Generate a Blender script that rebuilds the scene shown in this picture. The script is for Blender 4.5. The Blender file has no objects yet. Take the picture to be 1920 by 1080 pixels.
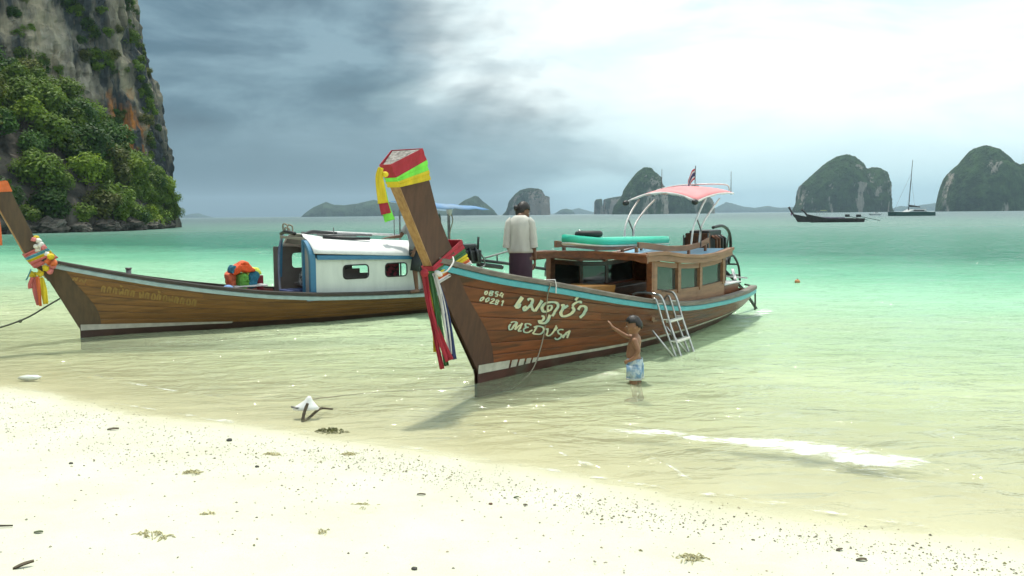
import bpy, bmesh, math, random
from math import sin, cos, pi, radians, sqrt, exp, atan2, hypot
from mathutils import Vector, Matrix, noise, Euler

# ------------------------------------------------------------------ camera, world, sun, exposure
SC = bpy.context.scene
COL = SC.collection
F_PX, CAM_H = 1663.0, 2.0
PITCH = math.atan(138 / F_PX)
ROLL = -math.atan(15 / 1580.0)
CAM_R = Matrix.Rotation(pi / 2 - PITCH, 3, 'X') @ Matrix.Rotation(ROLL, 3, 'Z')
cam = bpy.data.cameras.new('camera')
cam.sensor_width = 36.0
cam.lens = F_PX / 1920 * 36.0
cam.clip_start, cam.clip_end = 0.1, 30000
cam_o = bpy.data.objects.new('camera', cam)
COL.objects.link(cam_o)
cam_o.matrix_world = Matrix.Translation((0, 0, CAM_H)) @ CAM_R.to_4x4()
SC.camera = cam_o

TO_SUN = Vector((-0.12, 0.26, 0.95)).normalized()
sun = bpy.data.lights.new('sun', 'SUN')
sun.energy = 3.2
sun.angle = radians(3.0)
sun.color = (1.0, 0.955, 0.86)
sun_o = bpy.data.objects.new('sun', sun)
COL.objects.link(sun_o)
sun_o.rotation_euler = (-TO_SUN).to_track_quat('-Z', 'Y').to_euler()
sun_o.location = (0, 0, 60)

vs = SC.view_settings
vs.view_transform = 'Standard'
vs.look = 'None'
vs.exposure = 0.42
vs.gamma = 1.0
vs.use_curve_mapping = False
SC.cycles.max_bounces = 5
SC.cycles.use_adaptive_sampling = True
SC.cycles.adaptive_threshold = 0.03
SC.cycles.diffuse_bounces = 2
SC.cycles.glossy_bounces = 2
SC.cycles.transmission_bounces = 4
SC.cycles.transparent_max_bounces = 12
SC.cycles.volume_bounces = 0
SC.cycles.use_denoising = True
SC.cycles.sample_clamp_indirect = 4.0


def build_world():
    w = bpy.data.worlds.new('World')
    SC.world = w
    w.use_nodes = True
    nt = w.node_tree
    nt.nodes.clear()
    N = lambda t, **k: _node(nt, t, **k)
    out = N('ShaderNodeOutputWorld')
    bg1 = N('ShaderNodeBackground')
    bg2 = N('ShaderNodeBackground')
    mix = N('ShaderNodeMixShader')
    sky = N('ShaderNodeTexSky')
    sky.sky_type = 'NISHITA'
    sky.sun_disc = False
    sky.sun_elevation = math.asin(TO_SUN.z)
    sky.sun_rotation = atan2(TO_SUN.x, TO_SUN.y)
    sky.dust_density = 3.0
    L = nt.links.new
    L(sky.outputs[0], bg1.inputs[0])
    bg1.inputs[1].default_value = 0.1
    tc = N('ShaderNodeTexCoord')
    nrm = N('ShaderNodeVectorMath', operation='NORMALIZE')
    L(tc.outputs['Generated'], nrm.inputs[0])
    sep = N('ShaderNodeSeparateXYZ')
    L(nrm.outputs[0], sep.inputs[0])

    def math_(op, a, b=None, c=None, clamp=False):
        n = N('ShaderNodeMath', operation=op)
        n.use_clamp = clamp
        for i, v in enumerate((a, b, c)):
            if v is None:
                continue
            if isinstance(v, (int, float)):
                n.inputs[i].default_value = v
            else:
                L(v, n.inputs[i])
        return n.outputs[0]

    def noise_(scale, detail, rough, sx=1, sy=1, sz=1, dist=0.0, off=(0, 0, 0)):
        mp = N('ShaderNodeMapping')
        mp.inputs['Scale'].default_value = (sx, sy, sz)
        mp.inputs['Location'].default_value = off
        L(nrm.outputs[0], mp.inputs[0])
        n = N('ShaderNodeTexNoise')
        n.inputs['Scale'].default_value = scale
        n.inputs['Detail'].default_value = detail
        n.inputs['Roughness'].default_value = rough
        n.inputs['Distortion'].default_value = dist
        L(mp.outputs[0], n.inputs['Vector'])
        return n.outputs['Fac']

    def ramp(v, stops):
        r = N('ShaderNodeValToRGB')
        el = r.color_ramp.elements
        while len(el) < len(stops):
            el.new(0.5)
        for e, (p, c) in zip(el, stops):
            e.position = p
            e.color = (*c, 1) if len(c) == 3 else c
        L(v, r.inputs[0])
        return r.outputs[0]

    def mixc(f, a, b):
        m = N('ShaderNodeMix', data_type='RGBA')
        for sock, v in ((m.inputs[0], f), (m.inputs[6], a), (m.inputs[7], b)):
            if isinstance(v, tuple):
                sock.default_value = (*v, 1)
            elif isinstance(v, (int, float)):
                sock.default_value = v
            else:
                L(v, sock)
        return m.outputs[2]

    x, z = sep.outputs[0], sep.outputs[2]
    big = noise_(3.0, 4, 0.55, 1, 1, 1.7, 0.4, (0.3, 1.7, 0.2))
    mid = noise_(6.0, 6, 0.55, 1, 1, 3.0, 0.2, (2.1, 0.4, 1.3))
    # storm mask: 1 = under the storm cell, 0 = bright overcast
    nz = math_('ADD', math_('MULTIPLY', math_('SUBTRACT', big, 0.5), 0.34),
               math_('MULTIPLY', math_('SUBTRACT', mid, 0.5), 0.26))
    edge = math_('SUBTRACT', math_('ADD', x, math_('MULTIPLY', z, 0.42)), math_('ADD', nz, 0.055))
    storm = ramp(math_('MULTIPLY_ADD', edge, 1.35, 0.5, clamp=True),
                 [(0.0, (1, 1, 1)), (0.36, (0.93, 0.93, 0.93)), (0.47, (0.66, 0.66, 0.66)), (0.56, (0.22, 0.22, 0.22)), (0.70, (0, 0, 0))])
    # bright overcast with faint grey-cyan drifts, paler towards the horizon
    drift = noise_(3.2, 5, 0.55, 1, 1, 4.0, 0.5, (0.9, 0.1, 4.2))
    bright = ramp(drift, [(0.30, (0.52, 0.74, 0.77)), (0.45, (0.82, 0.96, 0.96)), (0.60, (0.98, 1.08, 1.06))])
    hor = ramp(z, [(0.0, (0.36, 0.62, 0.70)), (0.035, (0.46, 0.72, 0.77)), (0.12, (0.76, 0.93, 0.94))])
    mh = ramp(z, [(0.02, (0.85, 0.85, 0.85)), (0.14, (0.0, 0.0, 0.0))])
    bright = mixc(mh, bright, hor)
    # storm: slate underside, paler rain curtain low down
    lump = noise_(4.4, 6, 0.56, 1, 1, 3.0, 0.25, (3.3, 2.0, 0.8))
    dark = ramp(lump, [(0.36, (0.022, 0.062, 0.094)), (0.50, (0.062, 0.130, 0.175)), (0.63, (0.165, 0.270, 0.325))])
    rain = ramp(math_('ADD', z, math_('MULTIPLY', math_('SUBTRACT', mid, 0.5), 0.06)),
                [(0.0, (0.018, 0.055, 0.088)), (0.05, (0.060, 0.125, 0.170)), (0.10, (0.135, 0.225, 0.275))])
    mr = ramp(math_('ADD', z, math_('MULTIPLY', math_('SUBTRACT', big, 0.5), 0.10)),
              [(0.045, (0.9, 0.9, 0.9)), (0.115, (0, 0, 0))])
    dark = mixc(mr, dark, rain)
    col = mixc(storm, bright, dark)
    L(col, bg2.inputs[0])
    bg2.inputs[1].default_value = 1.0
    mix.inputs[0].default_value = 0.92
    L(bg1.outputs[0], mix.inputs[1])
    L(bg2.outputs[0], mix.inputs[2])
    L(mix.outputs[0], out.inputs[0])


def _node(nt, t, **k):
    n = nt.nodes.new(t)
    for a, v in k.items():
        setattr(n, a, v)
    return n


build_world()


# ------------------------------------------------------------------ helpers
def ray(px, py):
    return CAM_R @ Vector(((px - 960) / F_PX, (540 - py) / F_PX, -1))


def at(px, py, y):
    """the point seen at a photo pixel, at distance y in front of the camera"""
    d = ray(px, py)
    return Vector((0, 0, CAM_H)) + d * (y / d.y)


def atz(px, py, z=0.0):
    d = ray(px, py)
    return Vector((0, 0, CAM_H)) + d * ((z - CAM_H) / d.z)


def lerp(a, b, t):
    return a + (b - a) * t


def interp(tab, x):
    if x <= tab[0][0]:
        return tab[0][1]
    for (a, u), (b, v) in zip(tab, tab[1:]):
        if x <= b:
            return u + (v - u) * (x - a) / (b - a)
    return tab[-1][1]


def smooth(tab, x):
    h = 0.22
    return (interp(tab, x - h) + 2 * interp(tab, x) + interp(tab, x + h)) / 4


def mat(name, c1, c2=None, rough=0.6, scale=6.0, detail=4.0, stretch=(1, 1, 1), bump=0.0, metal=0.0,
        rnd=0.0, coat=0.0, lo=0.35, hi=0.65, c3=None, s3=1.5, f3=0.5, spec=0.5, rvar=0.0, bdist=0.01):
    """procedural material: two colours mixed by stretched noise, optional blotches of a third, per-object variation"""
    m = bpy.data.materials.new(name)
    m.use_nodes = True
    nt = m.node_tree
    bs = nt.nodes['Principled BSDF']
    L = nt.links.new
    bs.inputs['Roughness'].default_value = rough
    bs.inputs['Metallic'].default_value = metal
    bs.inputs['Specular IOR Level'].default_value = spec
    bs.inputs['Coat Weight'].default_value = coat
    bs.inputs['Coat Roughness'].default_value = 0.15
    tc = _node(nt, 'ShaderNodeTexCoord')
    mp = _node(nt, 'ShaderNodeMapping')
    mp.inputs['Scale'].default_value = stretch
    L(tc.outputs['Object'], mp.inputs[0])
    nz = _node(nt, 'ShaderNodeTexNoise')
    nz.inputs['Scale'].default_value = scale
    nz.inputs['Detail'].default_value = detail
    nz.inputs['Roughness'].default_value = 0.6
    L(mp.outputs[0], nz.inputs['Vector'])
    if c2 is None:
        c2 = tuple(v * 0.82 for v in c1)
    rp = _node(nt, 'ShaderNodeValToRGB')
    e = rp.color_ramp.elements
    e[0].position, e[0].color = lo, (*c2, 1)
    e[1].position, e[1].color = hi, (*c1, 1)
    L(nz.outputs['Fac'], rp.inputs[0])
    col = rp.outputs[0]
    if c3 is not None:
        n3 = _node(nt, 'ShaderNodeTexNoise')
        n3.inputs['Scale'].default_value = s3
        n3.inputs['Detail'].default_value = 5
        L(mp.outputs[0], n3.inputs['Vector'])
        r3 = _node(nt, 'ShaderNodeValToRGB')
        r3.color_ramp.elements[0].position = f3
        r3.color_ramp.elements[1].position = min(1.0, f3 + 0.12)
        L(n3.outputs['Fac'], r3.inputs[0])
        mx = _node(nt, 'ShaderNodeMix', data_type='RGBA')
        L(r3.outputs[0], mx.inputs[0])
        L(col, mx.inputs[6])
        mx.inputs[7].default_value = (*c3, 1)
        col = mx.outputs[2]
    if rnd:
        oi = _node(nt, 'ShaderNodeObjectInfo')
        mr = _node(nt, 'ShaderNodeMapRange')
        mr.inputs[3].default_value = 1 - rnd
        mr.inputs[4].default_value = 1 + rnd
        L(oi.outputs['Random'], mr.inputs[0])
        hs = _node(nt, 'ShaderNodeHueSaturation')
        L(mr.outputs[0], hs.inputs['Value'])
        L(col, hs.inputs['Color'])
        col = hs.outputs[0]
    L(col, bs.inputs['Base Color'])
    if rvar:
        mr = _node(nt, 'ShaderNodeMapRange')
        mr.inputs[3].default_value = max(0.02, rough - rvar)
        mr.inputs[4].default_value = min(1, rough + rvar)
        L(nz.outputs['Fac'], mr.inputs[0])
        L(mr.outputs[0], bs.inputs['Roughness'])
    if bump:
        bp = _node(nt, 'ShaderNodeBump')
        bp.inputs['Strength'].default_value = bump
        bp.inputs['Distance'].default_value = bdist
        L(nz.outputs['Fac'], bp.inputs['Height'])
        L(bp.outputs[0], bs.inputs['Normal'])
    return m


class MB:
    """collects shapes, then links them as one mesh object"""

    def __init__(s):
        s.v, s.f, s.mi = [], [], []

    def add(s, vs, fs, mi=0):
        o = len(s.v)
        s.v.extend(tuple(v) for v in vs)
        s.f.extend(tuple(o + i for i in f) for f in fs)
        s.mi.extend([mi] * len(fs))
        return s

    def hexa(s, p, mi=0):
        """8 corners: 4 below, 4 above"""
        return s.add(p, [(0, 3, 2, 1), (4, 5, 6, 7), (0, 1, 5, 4), (1, 2, 6, 5), (2, 3, 7, 6), (3, 0, 4, 7)], mi)

    def box(s, c, d, rot=None, mi=0):
        c = Vector(c)
        hx, hy, hz = d[0] / 2, d[1] / 2, d[2] / 2
        R = Euler(rot).to_matrix() if rot else Matrix.Identity(3)
        p = [c + R @ Vector((a * hx, b * hy, e * hz)) for e in (-1, 1) for a, b in ((-1, -1), (1, -1), (1, 1), (-1, 1))]
        return s.hexa(p, mi)

    def beam(s, a, b, w, h, up=(0, 0, 1), mi=0):
        a, b = Vector(a), Vector(b)
        d = (b - a).normalized()
        side = d.cross(Vector(up))
        if side.length < 1e-4:
            side = d.cross(Vector((1, 0, 0)))
        side.normalize()
        u = side.cross(d)
        p = []
        for e in (-1, 1):
            for q, g in ((a, -1), (b, -1), (b, 1), (a, 1)):
                p.append(q + side * (g * w / 2) + u * (e * h / 2))
        return s.hexa(p, mi)

    def tube(s, pts, r, n=8, cap=True, mi=0, sq=1.0):
        pts = [Vector(p) for p in pts]
        m = len(pts)
        rs = r if isinstance(r, (list, tuple)) else [r] * m
        rings, u = [], None
        for i in range(m):
            d = pts[min(i + 1, m - 1)] - pts[max(i - 1, 0)]
            if d.length < 1e-9:
                d = Vector((0, 0, 1))
            d.normalize()
            if u is None:
                u = d.orthogonal().normalized()
            else:
                u = u - d * u.dot(d)
                u = u.normalized() if u.length > 1e-6 else d.orthogonal().normalized()
            w = d.cross(u)
            rings.append([pts[i] + (u * cos(2 * pi * k / n) + w * (sin(2 * pi * k / n) * sq)) * rs[i] for k in range(n)])
        return s.loft(rings, cap, mi)

    def loft(s, rings, cap=True, mi=0, closed=True):
        n = len(rings[0])
        vs = [p for r in rings for p in r]
        fs = []
        kk = n if closed else n - 1
        for i in range(len(rings) - 1):
            for k in range(kk):
                a, b = i * n + k, i * n + (k + 1) % n
                fs.append((a, b, b + n, a + n))
        if cap and closed:
            fs.append(tuple(range(n - 1, -1, -1)))
            fs.append(tuple((len(rings) - 1) * n + k for k in range(n)))
        return s.add(vs, fs, mi)

    def ell(s, c, r, rot=None, n=12, m=8, mi=0, fn=None):
        c = Vector(c)
        R = Euler(rot).to_matrix() if rot else Matrix.Identity(3)
        rings = []
        for i in range(m + 1):
            t = pi * (0.02 + 0.96 * i / m)
            rr = []
            for k in range(n):
                a = 2 * pi * k / n
                p = Vector((sin(t) * cos(a), sin(t) * sin(a), -cos(t)))
                if fn:
                    p = fn(p)
                rr.append(c + R @ Vector((p.x * r[0], p.y * r[1], p.z * r[2])))
            rings.append(rr)
        return s.loft(rings, True, mi)

    def capsule(s, pts, rs, n=12):
        """closed tapered limb with rounded ends"""
        P = [Vector(p) for p in pts]
        d0 = (P[0] - P[1]).normalized()
        d1 = (P[-1] - P[-2]).normalized()
        pp = [P[0] + d0 * rs[0] * .85, P[0] + d0 * rs[0] * .5] + P + [P[-1] + d1 * rs[-1] * .5, P[-1] + d1 * rs[-1] * .85]
        rr = [rs[0] * .5, rs[0] * .86] + list(rs) + [rs[-1] * .86, rs[-1] * .5]
        return s.tube(pp, rr, n)

    def prism(s, pts, ext, mi=0):
        """polygon extruded by a vector"""
        e = Vector(ext)
        a = [Vector(p) for p in pts]
        n = len(a)
        return s.add(a + [p + e for p in a], [tuple(range(n - 1, -1, -1)), tuple(range(n, 2 * n))] +
                     [(i, (i + 1) % n, (i + 1) % n + n, i + n) for i in range(n)], mi)

    def build(s, name, m, parent=None, smooth=False, normals=True, bevel=0.0, sub=0, solid=0.0):
        me = bpy.data.meshes.new(name)
        me.from_pydata(s.v, [], s.f)
        for q in (m if isinstance(m, (list, tuple)) else [m]):
            me.materials.append(q)
        if len(set(s.mi)) > 1:
            me.polygons.foreach_set('material_index', s.mi)
        if normals:
            bm = bmesh.new()
            bm.from_mesh(me)
            bmesh.ops.recalc_face_normals(bm, faces=bm.faces)
            bm.to_mesh(me)
            bm.free()
        if smooth:
            me.polygons.foreach_set('use_smooth', [True] * len(me.polygons))
        o = bpy.data.objects.new(name, me)
        COL.objects.link(o)
        if parent:
            o.parent = parent
        if solid:
            md = o.modifiers.new('solid', 'SOLIDIFY')
            md.thickness = solid
            md.offset = 0
        if bevel:
            md = o.modifiers.new('bevel', 'BEVEL')
            md.width = bevel
            md.segments = 2
            md.limit_method = 'ANGLE'
        if sub:
            md = o.modifiers.new('sub', 'SUBSURF')
            md.levels = md.render_levels = sub
        return o


def empty(name, loc, rz=0.0, rot=None, scale=1.0):
    o = bpy.data.objects.new(name, None)
    COL.objects.link(o)
    o.location = loc
    o.rotation_euler = rot if rot else (0, 0, rz)
    o.scale = (scale,) * 3
    o.empty_display_size = 0.2
    return o


def tag(o, label=None, cat=None, group=None, kind=None):
    for k, v in (('label', label), ('category', cat), ('group', group), ('kind', kind)):
        if v:
            o[k] = v
    return o


def fbm(p, oct=4, rough=0.5):
    t, a, n = 0.0, 1.0, 0.0
    q = Vector(p)
    for _ in range(oct):
        t += a * noise.noise(q)
        n += a
        a *= rough
        q = q * 2.03 + Vector((11.3, 4.7, 2.9))
    return t / n


def catmull(P, n=8):
    P = [Vector(p) for p in P]
    out = []
    for i in range(len(P) - 1):
        a, b, c, d = P[max(i - 1, 0)], P[i], P[i + 1], P[min(i + 2, len(P) - 1)]
        for k in range(n):
            t = k / n
            out.append(0.5 * ((2 * b) + (c - a) * t + (2 * a - 5 * b + 4 * c - d) * t * t + (3 * b - 3 * c + d - a) * t ** 3))
    out.append(P[-1])
    return out


def polyd(p, P):
    """distance from a 2D point to a polyline, and the parameter along it"""
    best, bt = 1e9, 0
    for i, (a, b) in enumerate(zip(P, P[1:])):
        ax, ay = b[0] - a[0], b[1] - a[1]
        l2 = ax * ax + ay * ay
        t = max(0, min(1, ((p[0] - a[0]) * ax + (p[1] - a[1]) * ay) / l2))
        d = hypot(p[0] - a[0] - ax * t, p[1] - a[1] - ay * t)
        if d < best:
            best, bt = d, (i + t) / (len(P) - 1)
    return best, bt

# ------------------------------------------------------------------ beach, sea
def shore(x, y):
    """metres out to sea from the water's edge (negative = up the beach)"""
    return 0.5 * x + 0.866 * y - 5.95 - 0.10 * sin(0.9 * x - 0.5 * y) - 0.05 * sin(2.3 * x + 1.0)


def ground_z(x, y):
    s = shore(x, y)
    if s > 0:
        z = -0.058 * s - 0.0007 * s * s if s < 60 else -6.0 - 0.004 * (s - 60)
        return max(z, -9.0)
    z = -0.058 * s
    return z if z < 0.9 else 0.9 + 0.6 * (1 - exp(-(z - 0.9)))


random.seed(7)
DENTS = []
for (px, py, r) in [(290, 1005, .13), (388, 964, .12), (600, 1000, .10), (680, 950, .16), (1298, 1047, .13), (360, 886, .09),
                    (618, 900, .08), (525, 855, .1), (1440, 1030, .12), (880, 1015, .11), (150, 960, .1), (240, 900, .09), (1010, 965, .1),
                    (470, 1040, .12), (760, 1050, .12), (1120, 1060, .13), (60, 880, .08), (330, 850, .08), (1180, 985, .1), (840, 930, .09)]:
    g = atz(px, py, 0.12)
    DENTS.append((g.x, g.y, r * random.uniform(.8, 1.1), random.uniform(-.6, .3)))


def sand_relief(x, y):
    h = 0.010 * fbm((x * 1.7, y * 1.7, 0), 3) + 0.006 * fbm((x * 6, y * 6, 3), 2)
    for gx, gy, r, a in DENTS:
        dx, dy = x - gx, y - gy
        if abs(dx) < .5 and abs(dy) < .5:
            u, v = dx * cos(a) + dy * sin(a), -dx * sin(a) + dy * cos(a)
            d = sqrt((u / (r * 1.3)) ** 2 + (v / (r * 0.55)) ** 2) * (1 + 0.35 * noise.noise(Vector((x * 14, y * 14, 5))))
            if d < 1.8:
                h += -0.026 * exp(-(d / .75) ** 4) + 0.012 * exp(-((d - 1.15) / .25) ** 2)
    return h


def axis(lo, a, b, hi, step, grow):
    v = []
    x = a
    while x < b:
        v.append(x)
        x += step
    d, x = step, a
    left = []
    while x > lo:
        d *= grow
        x -= d
        left.append(x)
    d, x = step, v[-1]
    right = []
    while x < hi:
        d *= grow
        x += d
        right.append(x)
    return left[::-1] + v + right


def sand_material():
    m = mat('sand', (0.585, 0.592, 0.485), (0.515, 0.518, 0.410), rough=0.9, scale=1.3, detail=8, bump=0.25, bdist=0.02, spec=0.2)
    nt = m.node_tree
    L = nt.links.new
    bs = nt.nodes['Principled BSDF']
    src = bs.inputs['Base Color'].links[0].from_socket
    at_ = _node(nt, 'ShaderNodeAttribute', attribute_name='shore')
    tc = _node(nt, 'ShaderNodeTexCoord')
    n = _node(nt, 'ShaderNodeTexNoise')
    n.inputs['Scale'].default_value = 1.1
    n.inputs['Detail'].default_value = 4
    L(tc.outputs['Object'], n.inputs['Vector'])
    ad = _node(nt, 'ShaderNodeMath', operation='MULTIPLY_ADD')
    L(n.outputs['Fac'], ad.inputs[0])
    ad.inputs[1].default_value = 0.30
    L(at_.outputs['Fac'], ad.inputs[2])
    wet = _node(nt, 'ShaderNodeMapRange')
    wet.interpolation_type = 'SMOOTHSTEP'
    wet.inputs[1].default_value = -0.32
    wet.inputs[2].default_value = 0.45
    L(ad.outputs[0], wet.inputs[0])
    # grains
    g = _node(nt, 'ShaderNodeTexNoise')
    g.inputs['Scale'].default_value = 160
    g.inputs['Detail'].default_value = 2
    L(tc.outputs['Object'], g.inputs['Vector'])
    gr = _node(nt, 'ShaderNodeValToRGB')
    gr.color_ramp.elements[0].position, gr.color_ramp.elements[0].color = .30, (.80, .78, .72, 1)
    gr.color_ramp.elements[1].position, gr.color_ramp.elements[1].color = .50, (1, 1, 1, 1)
    L(g.outputs['Fac'], gr.inputs[0])
    mu = _node(nt, 'ShaderNodeMix', data_type='RGBA', blend_type='MULTIPLY')
    mu.inputs[0].default_value = 0.7
    L(src, mu.inputs[6])
    L(gr.outputs[0], mu.inputs[7])
    mx = _node(nt, 'ShaderNodeMix', data_type='RGBA', blend_type='MULTIPLY')
    L(wet.outputs[0], mx.inputs[0])
    L(mu.outputs[2], mx.inputs[6])
    mx.inputs[7].default_value = (0.86, 0.81, 0.65, 1)
    L(mx.outputs[2], bs.inputs['Base Color'])
    rr = _node(nt, 'ShaderNodeMapRange')
    rr.inputs[3].default_value = 0.95
    rr.inputs[4].default_value = 0.35
    L(wet.outputs[0], rr.inputs[0])
    L(rr.outputs[0], bs.inputs['Roughness'])
    return m


def build_beach():
    xs = axis(-9000, -7.5, 7.5, 9000, 0.065, 1.16)
    ys = axis(-40, 3.6, 12.5, 9000, 0.06, 1.16)
    vs_, fs, sh = [], [], []
    for y in ys:
        for x in xs:
            z = ground_z(x, y)
            if -8 < x < 8 and 3 < y < 13.5:
                z += sand_relief(x, y) * (1.0 if shore(x, y) < .1 else 0.5)
            vs_.append((x, y, z))
            sh.append(max(-5.0, min(30.0, shore(x, y))))
    w = len(xs)
    for j in range(len(ys) - 1):
        for i in range(w - 1):
            a = j * w + i
            fs.append((a, a + 1, a + w + 1, a + w))
    o = MB().add(vs_, fs).build('beach', sand_material(), smooth=True, normals=False)
    at_ = o.data.attributes.new('shore', 'FLOAT', 'POINT')
    at_.data.foreach_set('value', sh)
    tag(o, 'pale sandy beach sloping under the clear shallow water', kind='structure')


FOAM = [atz(px, py, .02) for px, py in [(1095, 794), (1180, 806), (1250, 808), (1330, 820), (1420, 826), (1500, 833), (1600, 848), (1680, 858), (1755, 866)]]
RIDGES = [([(960, 812), (1020, 835), (1075, 862), (1150, 884)], .012, .05), ([(1195, 845), (1250, 873), (1300, 905)], .012, .05),
          ([(180, 706), (260, 722), (330, 735), (430, 747)], .012, .06), ([(700, 800), (790, 790), (900, 800), (1000, 796), (1110, 800)], .010, .06),
          ([(0, 690), (120, 700), (250, 712)], .012, .07), ([(330, 668), (480, 690), (640, 700), (760, 712)], .012, .08),
          ([(1330, 760), (1500, 780), (1700, 800), (1900, 830)], .02, .12), ([(1400, 720), (1600, 735), (1850, 760)], .02, .14)]
RIDGES = [([(p.x, p.y) for p in (atz(a, b) for a, b in P)], h, w) for P, h, w in RIDGES]
RIDGES.append(([(p.x, p.y) for p in FOAM], .007, .16))


def wave_z(x, y):
    s = shore(x, y)
    a = -0.866 * x + 0.5 * y
    amp = 0.006 + 0.020 * min(1, max(0, s - 1) / 12) + 0.035 * min(1, max(0, s - 15) / 60)
    far = min(1.0, 60 / max(60.0, y))
    h = amp * far * (fbm((s * 0.9, a * 0.32, 0.0), 3, .6) * 1.5 + 0.6 * fbm((x * 0.8, y * 2.0, 7.0), 2))
    if y < 16:
        for P, hh, w in RIDGES:
            x0, x1 = P[0][0], P[-1][0]
            if x0 - .5 < x < x1 + .5 and min(p[1] for p in P) - .5 < y < max(p[1] for p in P) + .5:
                d, t = polyd((x, y), P)
                d += 0.05 * noise.noise(Vector((x * 3, y * 3, 1)))
                if d < 3 * w:
                    h += hh * exp(-(d / w) ** 2) * min(1, 6 * t, 6 * (1 - t) + .02)
    return h


def water_material():
    m = bpy.data.materials.new('sea_water')
    m.use_nodes = True
    nt = m.node_tree
    nt.nodes.clear()
    L = nt.links.new
    N = lambda t, **k: _node(nt, t, **k)
    out = N('ShaderNodeOutputMaterial')
    dep = N('ShaderNodeAttribute', attribute_name='depth')
    dist = N('ShaderNodeAttribute', attribute_name='dist')
    tc = N('ShaderNodeTexCoord')

    def nz(scale, stretch, rot, detail=3, dist_=0.0):
        mp = N('ShaderNodeMapping')
        mp.inputs['Scale'].default_value = stretch
        mp.inputs['Rotation'].default_value = (0, 0, rot)
        L(tc.outputs['Object'], mp.inputs[0])
        n = N('ShaderNodeTexNoise')
        n.inputs['Scale'].default_value = scale
        n.inputs['Detail'].default_value = detail
        n.inputs['Roughness'].default_value = 0.55
        n.inputs['Distortion'].default_value = dist_
        L(mp.outputs[0], n.inputs['Vector'])
        return n.outputs['Fac']

    def ma(op, a, b=None, c=None):
        n = N('ShaderNodeMath', operation=op)
        for i, v in enumerate((a, b, c)):
            if v is None:
                continue
            if isinstance(v, (int, float)):
                n.inputs[i].default_value = v
            else:
                L(v, n.inputs[i])
        return n.outputs[0]

    # ripples: small ones near, chop far out
    fine = nz(1.45, (1, 1.9, 1), radians(-12), 4, 0.5)
    mid = nz(0.45, (1, 2.3, 1), radians(-18), 3, 0.3)
    chop = nz(0.16, (1, 3.0, 1), radians(-8), 3)
    fade = N('ShaderNodeMapRange')
    fade.inputs[1].default_value, fade.inputs[2].default_value = 12, 120
    fade.inputs[3].default_value, fade.inputs[4].default_value = 1.0, 0.12
    L(dist.outputs['Fac'], fade.inputs[0])
    offs = N('ShaderNodeMapRange')
    offs.inputs[1].default_value, offs.inputs[2].default_value = 0.0, 0.35
    offs.inputs[3].default_value, offs.inputs[4].default_value = 0.30, 1.0
    L(dep.outputs['Fac'], offs.inputs[0])
    h = ma('ADD', ma('MULTIPLY', ma('MULTIPLY', fine, fade.outputs[0]), 0.34), ma('MULTIPLY', mid, 0.34))
    h = ma('ADD', h, ma('ADD', ma('MULTIPLY', chop, 0.75), ma('MULTIPLY', nz(0.036, (1, 3.6, 1), radians(-6), 4), 0.9)))
    h = ma('MULTIPLY', h, offs.outputs[0])
    bp = N('ShaderNodeBump')
    bp.inputs['Strength'].default_value = 1.0
    bp.inputs['Distance'].default_value = 1.0
    L(h, bp.inputs['Height'])
    # body of the water: clear over the sand, filling with turquoise as it deepens
    fac = N('ShaderNodeValToRGB')
    el = fac.color_ramp.elements
    for p in (0.2, 0.4, 0.6):
        el.new(p)
    for e, (p, v) in zip(el, [(0.0, 0.0), (0.03, 0.14), (0.10, 0.46), (0.40, 0.80), (1.0, 0.95)]):
        e.position, e.color = p, (v, v, v, 1)
    dn = ma('MULTIPLY', dep.outputs['Fac'], 1 / 3.0)
    L(dn, fac.inputs[0])
    colr = N('ShaderNodeValToRGB')
    el = colr.color_ramp.elements
    for p in (0.2, 0.4, 0.6):
        el.new(p)
    for e, (p, c) in zip(el, [(0.0, (0.76, 0.78, 0.50)), (0.10, (0.66, 0.78, 0.49)), (0.30, (0.38, 0.68, 0.45)), (0.60, (0.165, 0.44, 0.285)), (1.0, (0.040, 0.175, 0.115))]):
        e.position, e.color = p, (*c, 1)
    pat = nz(0.045, (1, 2.2, 1), radians(-25), 4)
    dn2 = ma('MULTIPLY_ADD', ma('SUBTRACT', pat, 0.5), 0.35, dn)
    L(dn2, colr.inputs[0])
    deep = N('ShaderNodeMix', data_type='RGBA')
    dfar = N('ShaderNodeMapRange')
    dfar.inputs[1].default_value, dfar.inputs[2].default_value = 70, 380
    L(dist.outputs['Fac'], dfar.inputs[0])
    L(dfar.outputs[0], deep.inputs[0])
    L(colr.outputs[0], deep.inputs[6])
    deep.inputs[7].default_value = (0.018, 0.080, 0.082, 1)
    dif = N('ShaderNodeBsdfDiffuse')
    L(deep.outputs[2], dif.inputs[0])
    tr = N('ShaderNodeBsdfTransparent')
    tint = N('ShaderNodeValToRGB')
    tint.color_ramp.elements[0].color = (0.99, 0.99, 0.97, 1)
    tint.color_ramp.elements[1].position = 0.35
    tint.color_ramp.elements[1].color = (0.74, 0.93, 0.78, 1)
    L(dn, tint.inputs[0])
    L(tint.outputs[0], tr.inputs[0])
    body = N('ShaderNodeMixShader')
    L(fac.outputs[0], body.inputs[0])
    L(tr.outputs[0], body.inputs[1])
    L(dif.outputs[0], body.inputs[2])
    gl = N('ShaderNodeBsdfGlossy')
    gr_ = N('ShaderNodeMapRange')
    gr_.inputs[1].default_value, gr_.inputs[2].default_value = 10, 150
    gr_.inputs[3].default_value, gr_.inputs[4].default_value = 0.05, 0.32
    L(dist.outputs['Fac'], gr_.inputs[0])
    L(gr_.outputs[0], gl.inputs['Roughness'])
    L(bp.outputs[0], gl.inputs['Normal'])
    fr = N('ShaderNodeFresnel')
    fr.inputs['IOR'].default_value = 1.33
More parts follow.
